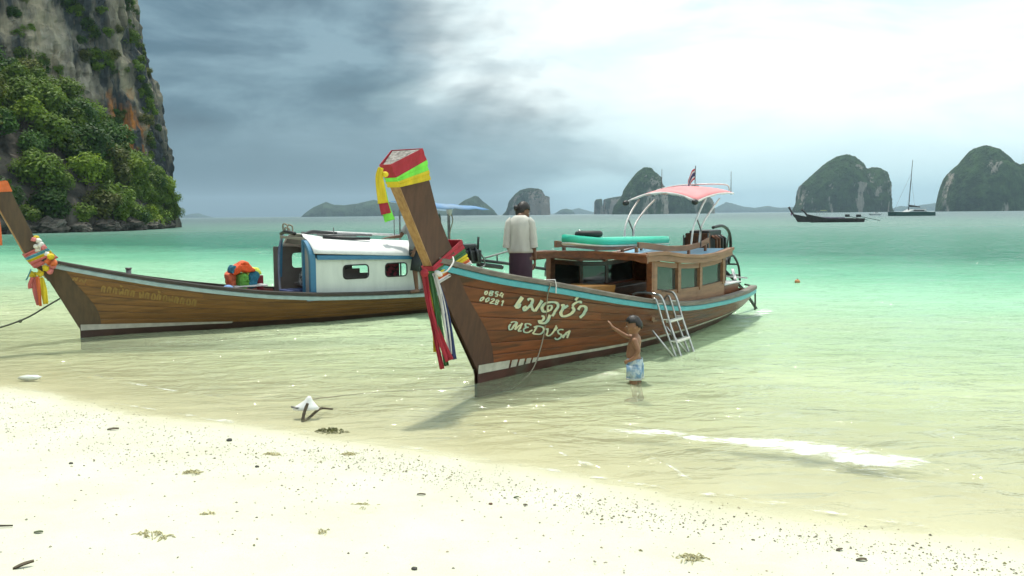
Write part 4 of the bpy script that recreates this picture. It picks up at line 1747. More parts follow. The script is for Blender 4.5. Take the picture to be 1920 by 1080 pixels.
    MB().tube(catmull([P(8.3, .62, .60), P(8.75, .66, .50), P(8.85, .66, .25), P(8.83, .66, .05)], 5), .018, 8).build('rudder_rope', ROPE_D, st, smooth=True)
    MB().beam(P(7.8, .1, .80), P(8.4, .62, .72), .06, .03).build('stern_bracket', WHITE_T, st)
    MB().beam(P(7.7, .62, .74), P(8.35, .35, .88), .05, .03).build('stern_bracket', WHITE_T, st)


canopy2()


def loose2():
    P = B2.W
    # flag
    g = empty('flag', P(7.05, .05, 2.50))
    tag(g, 'small red, white and blue striped flag on a staff above the canopy', 'flag')
    MB().tube([(0, 0, -.06), (.01, .0, .36)], .008, 6).build('staff', GREY_M, g)
    cols = [(.50, .03, .05), (.75, .73, .73), (.04, .05, .16), (.75, .73, .73), (.50, .03, .05)]
    hs = [0, 1 / 6, 2 / 6, 4 / 6, 5 / 6, 1]
    for k, c in enumerate(cols):
        rows = []
        for i in range(9):
            t = i / 8
            r = []
            for f in (hs[k], (hs[k] + hs[k + 1]) / 2, hs[k + 1]):
                z0 = .31 - .20 * f
                r.append(Vector((-.155 * t - .012 * sin(5 * t), -.08 * t + .02 * sin(9 * t + f * 2), z0 - .17 * t * t - .07 * t)))
            rows.append(r)
        MB().loft(rows, False, closed=False).build('stripe', cloth('flag_cloth', c), g, smooth=True, normals=False, solid=.003)
    # paddleboard
    PB = mat('mint_board', (.035, .52, .36), (.03, .45, .31), rough=.4, scale=4)
    PBW = mat('board_white', (.72, .74, .68), rough=.45, scale=4)
    g = empty('paddleboard', P(3.9, 0, 1.5))
    tag(g, 'mint green inflatable paddleboard with white underside lying on the cabin roof', 'paddleboard')
    ax = (P(5.45, .1, 1.48) - P(2.20, -.02, 1.535))
    o = Vector(g.location)
    L_ = ax.length
    d = ax.normalized()
    sd = Vector((d.y, -d.x, 0)).normalized()
    up = sd.cross(d)
    def ringset(z0, z1, sc):
        rings = []
        for i in range(25):
            t = i / 24
            w = .37 * sc * max(.06, (1 - abs(2 * t - 1) ** 3.2)) ** .6
            c = P(2.20, -.02, 1.535) + d * (L_ * t) - o + up * (.05 * (max(0, .25 - t) / .25) ** 2)
            rings.append([c + sd * w * x + up * z for x, z in ((-.94, z0), (-1, (z0 + z1) / 2), (-.94, z1), (-.5, z1 + .004), (0, z1 + .006), (.5, z1 + .004), (.94, z1), (1, (z0 + z1) / 2), (.94, z0), (0, z0 - .002))])
        return rings
    MB().loft(ringset(.022, .125, 1.0)).build('deck_top', PB, g, smooth=True)
    MB().loft(ringset(.0, .020, .985)).build('underside', PBW, g, smooth=True)
    for side in (-1, 1):
        pass
    # black tyre fender
    g = empty('tyre_fender', P(3.05, -.1, 1.70))
    tag(g, 'black rubber tyre lying flat on the paddleboard', 'tyre')
    RB = mat('rubber', (.022, .022, .024), (.014, .014, .015), rough=.65, scale=12, bump=.2)
    rings = []
    for i in range(28):
        a = 2 * pi * i / 28
        c = Vector((cos(a), sin(a), 0))
        rings.append([c * (.155 + .055 * cos(b)) + Vector((0, 0, .045 * sin(b) * (1.1))) for b in [2 * pi * k / 10 for k in range(10)]])
    rings.append(rings[0])
    b = MB()
    b.loft(rings, False)
    b.build('tread', RB, g, smooth=True)
    b = MB()
    b.tube([(-.14, -.07, .04), (-.14, -.02, .048)], .02, 8)
    b.build('valve', STEEL, g, smooth=True)
    # boarding ladder
    g = empty('boarding_ladder', P(3.3, 1.1, .4))
    tag(g, 'folding steel boarding ladder hooked over the rail of the wooden boat', 'ladder')
    o = Vector(g.location)
    q = lambda s_, v, z: P(s_, v, z) - o
    for s_ in (3.02, 3.52):
        MB().tube(catmull([q(s_, .62, .74), q(s_, .66, .85), q(s_, .96, .855), q(s_, 1.08, .78), q(s_, 1.20, .42), q(s_, 1.40, -.12)], 6), .018, 8).build('stile', STEEL, g, smooth=True)
        MB().tube(catmull([q(s_ - .06, .92, .74), q(s_ - .06, .98, .795), q(s_ - .06, 1.03, .72), q(s_ - .04, 1.12, .42), q(s_ - .02, 1.34, -.13)], 6), .015, 8).build('folding_stile', STEEL, g, smooth=True)
        MB().tube([q(s_ - .22, 1.02, .36), q(s_ - .06, 1.33, -.08)], .016, 8).build('brace', STEEL, g, smooth=True)
        for v, z in ((1.07, .72), (1.16, .50), (1.27, .2)):
            MB().tube([q(s_ - .05, v - .05, z), q(s_, v + .03, z)], .009, 6).build('link', STEEL, g)
        MB().box(q(s_, 1.405, -.13), (.05, .05, .04)).build('foot', BLACK, g, bevel=.008)
    for v, z in ((1.165, .47), (1.275, .19)):
        MB().beam(q(3.02, v, z), q(3.52, v, z), .075, .032).build('tread', mat('tread_plastic', (.70, .69, .62), (.55, .54, .48), rough=.5), g, bevel=.008)
    # bow line into the water
    g = MB()
    a, b_ = B2.hit(1018, 622)
    p0 = P(a, B2.Y(a, b_) + .02, b_)
    top = P(.70, B2.Y(.7, 1.1) + .05, 1.16)
    g.tube(catmull([top, P(.69, B2.Y(.69, 1.0) + .05, 1.0), p0, atz(1000, 690, .15), atz(968, 722, -.05), atz(940, 735, -.18)], 6), .008, 6)
    tag(g.build('mooring_line', ROPE, None, smooth=True), 'thin rope hanging from the wooden boat\'s rail down into the water', 'rope')


loose2()

# ---- the long-tail boat with the white cabin
M1 = dict(
    plank=mat('olive_plank', (0.215, 0.098, 0.024), (0.125, 0.055, 0.014), rough=.45, scale=2.2, detail=8, stretch=(.5, 3, 9), bump=.12, rnd=.10, coat=.15, c3=(0.07, 0.035, 0.014), s3=.9, f3=.62, rvar=.1),
    inside=mat('hull_inside_grey', (0.16, 0.13, 0.11), rough=.7),
    bottom=mat('dark_bottom', (0.060, 0.028, 0.022), (0.04, 0.018, 0.015), rough=.5, scale=4),
    stem=mat('stem_umber', (0.090, 0.056, 0.028), (0.060, 0.038, 0.020), rough=.5, scale=5, stretch=(3, 3, .5), bump=.1),
    rub=mat('pale_grey_blue_paint', (0.33, 0.44, 0.44), (0.26, 0.36, 0.36), rough=.5, scale=9),
    cap=mat('dark_rail', (0.050, 0.040, 0.032), (0.03, 0.025, 0.02), rough=.6, scale=3, bump=.2),
    deck=mat('red_deck', (0.19, 0.060, 0.045), (0.14, 0.045, 0.035), rough=.6, scale=3, stretch=(1, 6, 6), rnd=.12, bump=.2),
    stripe=mat('stripe_grey', (0.50, 0.48, 0.42), (0.38, 0.36, 0.31), rough=.6, scale=7),
)
WHITE = mat('white_cabin_paint', (0.66, 0.71, 0.66), (0.58, 0.63, 0.585), rough=.5, scale=4, detail=6, stretch=(1.4, 1.4, .35), c3=(.40, .40, .32), s3=2.2, f3=.64)
ROOFW = mat('white_roof_paint', (0.80, 0.80, 0.78), (0.72, 0.72, 0.70), rough=.5, scale=5)
BLUE = mat('cabin_blue_trim', (0.055, 0.20, 0.34), (0.045, 0.165, 0.29), rough=.45, scale=6)
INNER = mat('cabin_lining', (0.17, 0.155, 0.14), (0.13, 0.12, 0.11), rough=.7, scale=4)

B1 = Boat('longtail_boat', (-7.23, 14.89), radians(36), 7.5,
          [(-1.0, 1.42), (-.43, 1.26), (.28, 1.085), (1.07, .905), (1.91, .75), (2.84, .61), (3.85, .515), (4.95, .47), (6.12, .445), (7.6, .47)],
          [(-.4, 1.5), (-.10, .34), (-.03, .05), (0, 0), (1.08, -.55), (1.4, -.80), (2.18, -1.15), (2.8, -1.42)],
          lambda q: (.93 * (1 - (1 - min(1, q / 4.2)) ** 2.0)) - (.28 * ((q - 5.9) / 2.8) ** 2 if q > 5.9 else 0),
          lambda x: -.30 if x < 4 else -.30 + .24 * ((x - 4) / 3.5) ** 1.6,
          lambda x: .17 - .05 * min(1, max(0, x) / 2.2) - .04 * min(1, max(0, x - 2) / 3))
tag(B1.root, 'brown long-tail boat with a white cabin trimmed in blue, on the left', 'boat')
build_hull(B1, M1, 7, .40, 8)
stripe_blocks(B1, M1, [(.02, 2.4, .10, .03)])
fx1 = lambda z: B1.front(z) - .02
SEC1 = build_stem(B1, fx1, [(1.0, .04), (2.5, .055)], [(1.0, .06), (1.5, .08), (2.5, .12)], [(1.0, .27), (1.5, .25), (2.5, .28)], .98, 2.56, 2.60, PALE_WOOD, M1['stem'], ORANGE)
LET1 = mat('faded_gold_paint', (0.30, 0.185, 0.05), (0.22, 0.13, 0.035), rough=.6, scale=9)
# faded Thai name (loops and stems of the worn letters)
rn = random.Random(31)
W1 = []
X = 640
for k, ch in enumerate('wvnhnw mnovsunnsn'):
    if ch == ' ':
        X += 18
        continue
    y0 = 712 + (X - 640) * .150
    w = 30
    if ch in 'wvn':
        W1.append((5, [(X, y0 + 20), (X + 5, y0 - 5), (X + 12, y0 - 16), (X + 18, y0 - 8), (X + 17, y0 + 24), (X + 26, y0 - 12)]))
    elif ch in 'hmu':
        W1.append((5, [(X + 2, y0 - 14), (X + 6, y0 + 22), (X + 16, y0 + 2), (X + 24, y0 + 20), (X + 25, y0 - 18)]))
    else:
        W1.append((5, [(X + 4, y0 + 8), (X + 12, y0 - 14), (X + 24, y0 - 8), (X + 24, y0 + 18), (X + 8, y0 + 22), (X + 4, y0 + 8)]))
    if k in (3, 10):
        W1.append((5, [(X + 10, y0 - 40), (X + 14, y0 - 26), (X + 22, y0 - 34)]))
    X += 37
o = strokes(B1, 'lettering_name', W1, LET1, .0165, 0, 330, 3.376)
o['label'] = 'faded gold Thai name painted along the bow planks'
strokes(B1, 'lettering_number', [(5, [(458, 660), (470, 645), (480, 662), (490, 640)]), (5, [(500, 668), (515, 655), (530, 675), (545, 650)])], LET1, .0165, 0, 330, 3.376)


def cabin1():
    R, P = B1.root, B1.P
    X0, X1, HW = 3.72, 6.25, .75
    c = empty('cabin', (0, 0, 0))
    c.parent = R
    eave = lambda x: interp([(3.7, 1.22), (6.3, 1.14)], x)
    floor = lambda x: .47
    # side walls with two rounded openings each; built as panel rings
    def wall(side, thick, m, nm):
        wins = [(4.42, 4.95, .80, 1.06), (5.32, 5.80, .80, 1.06)] if side > 0 else [(4.0, 4.46, .97, 1.27), (5.32, 5.80, .80, 1.06)]
        rise = 0.0 if side > 0 else .19
        xs = [X0 + .12 if side > 0 else X0 - .10, wins[0][0], wins[0][1], 5.32, 5.80, X1]
        b = MB()
        def quad(x0, x1, z0, z1):
            b.hexa([P(x0, side * HW, z0[0]), P(x1, side * HW, z0[1]), P(x1, side * (HW - thick), z0[1]), P(x0, side * (HW - thick), z0[0]),
                    P(x0, side * HW, z1[0]), P(x1, side * HW, z1[1]), P(x1, side * (HW - thick), z1[1]), P(x0, side * (HW - thick), z1[0])])
        for x0, x1 in zip(xs, xs[1:]):
            w = [w_ for w_ in wins if abs(w_[0] - x0) < .01]
            if w:
                quad(x0, x1, (.42, .42), (w[0][2],) * 2)
                quad(x0, x1, (w[0][3],) * 2, (eave(x0) + rise, eave(x1) + rise))
                # rounded corners
                r = .07
                for cx, cz, sx, sz in ((x0, w[0][2], 1, 1), (x1, w[0][2], -1, 1), (x1, w[0][3], -1, -1), (x0, w[0][3], 1, -1)):
                    arc = [P(cx + sx * (r - r * cos(a)), side * (HW - .001), cz + sz * (r - r * sin(a))) for a in [pi / 2 * k / 4 for k in range(5)]]
                    b.prism([P(cx, side * (HW - .001), cz)] + arc, (0, side * (thick - .002), 0))
            else:
                quad(x0, x1, (.42, .42), (eave(x0) + rise, eave(x1) + rise))
        b.build(nm, m, c)
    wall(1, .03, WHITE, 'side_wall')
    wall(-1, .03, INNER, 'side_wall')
    # window rubber gaskets on the near wall
    for x0, x1, z0, z1 in ((4.42, 4.95, .80, 1.06), (5.32, 5.80, .80, 1.06)):
        r = .07
        path = []
        for cx, cz, a0 in ((x1 - r, z1 - r, 0), (x0 + r, z1 - r, pi / 2), (x0 + r, z0 + r, pi), (x1 - r, z0 + r, 1.5 * pi)):
            for k in range(5):
                a = a0 + pi / 2 * k / 4
                path.append(P(cx + r * cos(a), HW + .004, cz + r * sin(a)))
        path.append(path[0])
        MB().tube(path, .012, 6, cap=False).build('window_seal', BLACK, c, smooth=True)
    # inside: red and dark curtain behind the aft window, dark seat backs
    MB().box(P(5.55, .50, .93), (.42, .02, .30)).build('curtain', mat('red_curtain', (.16, .02, .035), (.015, .012, .012), rough=.9, scale=14, lo=.45, hi=.55), c)
    MB().box(P(4.66, .35, .86), (.60, .03, .22)).build('seat_back', INNER, c, bevel=.01)
    MB().box(P(5.0, -.35, .66), (2.0, .6, .06)).build('bench', INNER, c, bevel=.01)
    # front portal: near panel with curved top, blue edging, far post
    b = MB()
    prof = [(HW, .42), (HW, 1.18), (.71, 1.33), (.62, 1.44), (.50, 1.52), (.44, 1.54), (.44, .42)]
    b.prism([P(X0 + .06, v, z) for v, z in prof], (.05, 0, 0))
    b.build('front_panel', mat('front_panel_paint', (.44, .44, .41), (.38, .38, .35), rough=.5, scale=5), c)
    edge = catmull([P(X0 + .05, HW + .0, .42), P(X0 + .05, HW, .8), P(X0 + .05, HW, 1.18), P(X0 + .05, .71, 1.33), P(X0 + .05, .62, 1.44), P(X0 + .05, .50, 1.53), P(X0 + .05, .43, 1.55)], 5)
    rows = [[p + Vector((-.02, .0, 0)) + (P(0, .012, 0)), p + Vector((.09, 0, 0)) + P(0, .012, 0), p + Vector((.09, 0, 0)) + P(0, -.075, -.02), p + Vector((-.02, 0, 0)) + P(0, -.075, -.02)] for p in edge]
    MB().loft(rows).build('edge_trim', BLUE, c)
    MB().beam(P(X0 + .045, .425, .42), P(X0 + .045, .425, 1.56), .05, .06, up=(1, 0, 0)).build('door_post', BLUE, c)
    MB().beam(P(X0 + .03, .60, .45), P(X0 + .03, .60, .52), .30, .03, up=(1, 0, 0)).build('base_trim', BLUE, c)
    MB().tube(catmull([P(X0 + .02, -.72, .42), P(X0 + .0, -.73, .9), P(X0 + .02, -.71, 1.35), P(X0 + .06, -.62, 1.66)], 6), .028, 8).build('far_post', mat('post_paint', (.45, .47, .50), (.10, .18, .34), rough=.5, scale=2), c, smooth=True)
    MB().beam(P(X0 + .02, -.76, .42), P(X0 + .06, -.70, 1.55), .04, .05, up=(1, 0, 0)).build('far_trim', BLUE, c)
    # roof shell, cambered, with a raised front hood
    def top(x, v):
        return interp([(3.6, 1.60), (4.3, 1.56), (6.4, 1.44)], x) + .02 - .32 * (abs(v) / .82) ** 3.2 + (.08 * max(0, (4.35 - x) / .7) if v < .30 else 0)
    rows = []
    for i in range(19):
        x = lerp(X0 + .10, X1 + .12, i / 18)
        rows.append([P(x, lerp(-.80, .80, j / 20), top(x, lerp(-.80, .80, j / 20))) for j in range(21)])
    MB().loft(rows, False, closed=False).build('roof', ROOFW, c, smooth=True, normals=False, solid=.02)
    rows = [[P(lerp(X0 + .16, X1 + .10, i / 10), HW + .055, eave(lerp(X0, X1, i / 10)) + d) for d in (-.03, .045)] + [P(lerp(X0 + .16, X1 + .10, i / 10), HW + .01, eave(lerp(X0, X1, i / 10)) + d) for d in (.06, -.015)] for i in range(11)]
    MB().loft(rows).build('eave_trim', BLUE, c)
    b = MB()
    for i in range(2):
        pass
    # grey inner hood lining and roof beam at the front
    MB().beam(P(X0 + .14, -.66, 1.52), P(X0 + .14, .42, 1.50), .03, .10).build('hood_beam', INNER, c)
    MB().beam(P(X0 + .5, -.68, 1.42), P(X0 + .5, .46, 1.42), .05, .04).build('roof_beam', INNER, c)
    MB().beam(P(X0 + .03, -.66, 1.60), P(X0 + .05, .44, 1.575), .03, .05).build('hood_edge', mat('hood_edge_paint', (.34, .32, .26), rough=.6), c)
    # roof gear: pole, bundled poles, dark tarp roll, rope coil
    MB().tube([P(4.3, -.35, 1.70), P(6.3, -.35, 1.58)], .025, 8).build('roof_pole', WHITE_T, c, smooth=True)
    MB().tube([P(4.0, -.2, 1.68), P(5.5, -.15, 1.60)], .022, 8).build('roof_pole', GREY_M, c, smooth=True)
    MB().tube([P(4.2, .35, 1.60), P(4.8, .42, 1.56), P(5.15, .45, 1.55)], .028, 8).build('tarp_roll', BLACK, c, smooth=True)
    MB().tube([P(4.1, .32, 1.64), P(4.9, .36, 1.61)], .018, 8).build('roof_pole', GREY_M, c, smooth=True)
    MB().tube(catmull([P(3.85, .2, 1.63), P(4.1, .05, 1.70), P(4.4, -.1, 1.68), P(4.7, -.12, 1.65)], 5), .035, 8).build('tarp_roll', BLACK, c, smooth=True)
    MB().tube(catmull([P(3.72, -.55, 1.66), P(3.72, -.3, 1.70), P(3.78, .0, 1.67)], 5), .035, 8).build('hood_roll', BLACK, c, smooth=True)
    for dx, dz in ((0, .0), (.06, .05), (-.04, .07)):
        MB().tube(catmull([P(3.76 + dx, -.42, 1.70), P(3.74 + dx, -.38, 1.78 + dz), P(3.80 + dx, -.32, 1.76 + dz), P(3.80 + dx, -.30, 1.70)], 5), .015, 6).build('rope_coil', ROPE, c, smooth=True)
    for x, v, h in ((4.45, .3, 1.78), (6.05, -.2, 2.1), (6.3, .1, 2.1)):
        MB().tube([P(x, v, 1.5), P(x, v, h)], .010, 6).build('roof_stay', GREY_M, c)
    # side deck
    for k in range(8):
        x0 = 3.6 + k * .36
        MB().box(P(x0 + .18, .86, .452), (.352, .17, .02)).build('side_deck_board', mat('side_deck_blue', (.20, .32, .44), (.17, .27, .37), rough=.6) if k == 0 else bpy.data.materials['side_deck_blue'], R)
    # fore part: thwarts, bollard, red foredeck boards
    MB().tube([P(.74, 0, .90), P(.74, 0, 1.13)], .045, 10).build('bollard', GREY_M, R, smooth=True)
    MB().tube([P(.74, 0, 1.12), P(.74, 0, 1.145)], .055, 10).build('bollard_cap', GREY_M, R, smooth=True)
    fd = mat('red_foredeck', (.25, .070, .055), (.19, .052, .042), rough=.55, scale=4, bump=.1)
    for k in range(3):
        x0, x1 = -.2 + k * .42, .21 + k * .42
        y0, y1 = B1.Y(x0, B1.sheer(x0)) - .06, B1.Y(x1, B1.sheer(x1)) - .06
        z0, z1 = B1.sheer(x0) + .01, B1.sheer(x1) + .01
        MB().hexa([P(x0, y0, z0 - .03), P(x1, y1, z1 - .03), P(x1, -y1, z1 - .03), P(x0, -y0, z0 - .03), P(x0, y0, z0), P(x1, y1, z1), P(x1, -y1, z1), P(x0, -y0, z0)]).build('foredeck_board', fd, R)
    for x in (1.3, 1.75, 2.2, 2.65):
        z = B1.sheer(x) - .02
        y = B1.Y(x, z) - .05
        for side in (-1, 1):
            MB().beam(P(x, side * (y - .30), z - .26), P(x, side * (y - .10), z + .02), .05, .05, up=(1, 0, 0)).build('rib', WHITE_T, R)
    for side in (-1, 1):
        rows = []
        for i in range(9):
            x = lerp(1.05, 3.6, i / 8)
            z = B1.sheer(x) + .045
            y = B1.Y(x, z) - .16
            rows.append([P(x, side * y, z - .09), P(x, side * y, z - .02), P(x, side * (y - .05), z - .02), P(x, side * (y - .05), z - .09)])
        MB().loft(rows).build('inner_stringer', fd, R)
    # tarp awning aft with its poles, engine, tail
    a = empty('awning', (0, 0, 0))
    a.parent = R
    TB = leaf_mat('blue_tarp', (.14, .40, .80), (.40, .55, .72))
    rows = []
    for i in range(11):
        x = lerp(6.2, 7.9, i / 10)
        rows.append([P(x, v, 2.17 + .13 * (1 - i / 10) - .16 * max(0, (v - .25) / .37) ** 1.5 * (1 - .6 * i / 10) + .012 * sin(i * 2.2 + v * 5)) for v in [lerp(-.62, .62, j / 8) for j in range(9)]])
    MB().loft(rows, False, closed=False).build('tarp', TB, a, smooth=True, normals=False, solid=.008)
    for x, v in ((6.35, .5), (7.1, .25), (6.35, -.5), (7.6, -.5)):
        MB().tube([P(x, v, .5), P(x, v, 2.14)], .018, 8).build('awning_pole', GREY_M, a)
    MB().tube(catmull([P(7.12, .25, 2.12), P(7.2, .27, 1.9), P(7.12, .27, 1.6), P(7.14, .26, 1.2)], 5), .012, 6).build('hanging_rope', ROPE, a)
    MB().ell(P(7.13, .25, 2.10), (.07, .06, .12), None, 8, 6).build('tied_cloth', WHT, a, smooth=True)
    MB().ell(P(6.88, .25, 1.85), (.03, .06, .19), None, 8, 6).build('hanging_bottle', mat('olive_cloth', (.06, .08, .05), rough=.8), a, smooth=True)
    e = empty('engine', (0, 0, 0))
    e.parent = R
    MB().box(P(7.55, .2, 1.10), (.62, .40, .30)).build('engine_block', BLACK, e, bevel=.04)
    MB().box(P(7.52, .2, 1.30), (.50, .32, .10)).build('cylinder_head', BLACK, e, bevel=.02)
    MB().box(P(7.55, .2, 1.36), (.44, .26, .03)).build('valve_cover', GREY_M, e, bevel=.01)
    for k in range(3):
        MB().tube([P(7.38 + .16 * k, .36, 1.28), P(7.38 + .16 * k, .44, 1.18), P(7.40 + .16 * k, .43, 1.0)], .03, 8).build('exhaust_pipe', BLACK, e, smooth=True)
    MB().tube(catmull([P(7.78, .3, 1.25), P(7.9, .35, 1.1), P(7.95, .35, .9), P(7.7, .4, .85)], 5), .018, 6).build('hose', GREY_M, e, smooth=True)
    MB().tube([P(7.88, .2, 1.2), P(7.90, .2, 1.52)], .025, 8).build('exhaust_stack', BLACK, e, smooth=True)
    MB().tube([P(7.6, .1, .5), P(7.6, .1, .98)], .05, 8).build('pivot_post', GREY_M, e)
    MB().tube([P(7.85, .15, 1.02), P(8.6, .1, .92), P(9.9, 0, .72)], .035, 8).build('tail_shaft', BLACK, e, smooth=True)
    MB().tube([P(7.9, .15, .92), P(8.6, .1, .82)], .05, 8).build('gear_case', BLACK, e, smooth=True)
    MB().tube([P(8.1, .15, 1.05), P(8.9, .1, 1.20)], .022, 8).build('lever', GREY_M, e)
    MB().tube([P(8.45, .12, .95), P(8.45, .12, 1.10)], .018, 6).build('lever_post', BLACK, e)
    for k in range(2):
        MB().ell(P(9.9 + .02, 0, .72 + (.09 if k else -.09)), (.02, .05, .10), (.3, 0, 0), 8, 6).build('propeller_blade', GREY_M, e, smooth=True)


cabin1()


def garland1():
    g = empty('prow_garland', B1.W(-.7, 0, 1.35))
    tag(g, 'pink, orange, blue and yellow ribbons with flowers round the left boat\'s prow', 'garland')
    o = Vector(g.location)
    inv = Matrix.Translation(-o)

    def put(z0, z1, z2, z3, off, m):
        b = MB()
        b.loft([[inv @ p for p in r] for r in world_rings(B1, band(B1, SEC1, z0, z1, z2, z3, off))], False)
        b.build('ribbon_band', m, g, solid=.008)
    put(1.37, 1.43, 1.52, 1.585, .03, PINK)
    put(1.33, 1.375, 1.475, 1.525, .034, CYAN)
    put(1.30, 1.335, 1.44, 1.48, .038, YEL)
    put(1.20, 1.305, 1.36, 1.445, .04, PINK)
    D = B1.W(-.72, 0, 0).y - .12
    for k, (m, pts, w) in enumerate([(YEL, [(78, 520), (82, 545), (86, 570)], (.05, .10, .08)), (PINK, [(64, 520), (66, 545), (73, 572)], (.07, .09, .06)), (ORANGE, [(70, 518), (73, 545), (76, 574)], (.05, .06, .04)),
                                     (PINK, [(60, 520), (56, 533), (57, 541)], (.05, .06, .05)), (CYAN, [(58, 505), (52, 520), (49, 525)], (.02, .02, .02))]):
        ribbon('ribbon_tail', m, g, [at(px, py, D - .02 * k) - o for px, py in pts], w, seed=k, wave=.014)
    rn = random.Random(2)
    FL = [cloth('petal_white', (.75, .74, .68)), YEL, ORANGE, cloth('petal_pink', (.70, .22, .22))]
    for px, py, k, r in [(68, 447, 1, .055), (63, 449, 3, .04), (73, 452, 0, .05), (77, 459, 0, .055), (68, 462, 0, .045), (71, 467, 0, .05), (82, 464, 3, .04), (96, 481, 1, .06), (101, 493, 2, .06), (91, 490, 2, .06),
                         (86, 503, 1, .055), (94, 508, 3, .06), (99, 498, 3, .06), (62, 515, 1, .06), (75, 513, 1, .06), (88, 476, 0, .04)]:
        b = MB()
        b.ell(at(px, py, D + .03 + rn.uniform(-.05, .05)) - o, (r, r, r * .8), (rn.uniform(-1, 1), rn.uniform(-1, 1), 0), 9, 6, fn=lambda p: p * (1 + .22 * sin(5 * atan2(p.y, p.x))))
        b.build('flower', FL[k], g, smooth=True)
    # cloth at the very top of the post
    g2 = empty('tied_scarf', B1.W(-1.3, 0, 2.5))
    tag(g2, 'orange cloth tied round the top of the left boat\'s prow', 'scarf')
    o2 = Vector(g2.location)
    b = MB()
    b.loft([[p - o2 for p in r] for r in world_rings(B1, band(B1, SEC1, 2.42, 2.56, 2.44, 2.605, .018))], False)
    b.build('cloth_band', ORANGE, g2, solid=.008)
    D = B1.W(-1.3, 0, 0).y - .1
    ribbon('cloth_tail', ORANGE, g2, [at(px, py, D) - o2 for px, py in ((-14, 362), (-10, 390), (-5, 425), (-2, 460))], (.05, .09, .10), seed=4, wave=.01)
    # mooring rope to the left
    P_ = [at(112, 560, 14.6), at(88, 574, 14.4), at(50, 596, 14.2), at(0, 614, 14.0), at(-80, 634, 13.6), at(-220, 660, 12.6)]
    b = MB()
    b.tube(catmull(P_, 6), .014, 6)
    kn = at(38, 602, 14.17)
    b.ell(kn, (.03, .03, .03), None, 8, 6)
    tag(b.build('mooring_line', ROPE_D, None, smooth=True), 'dark mooring rope running from the left boat\'s prow out of frame', 'rope')


garland1()


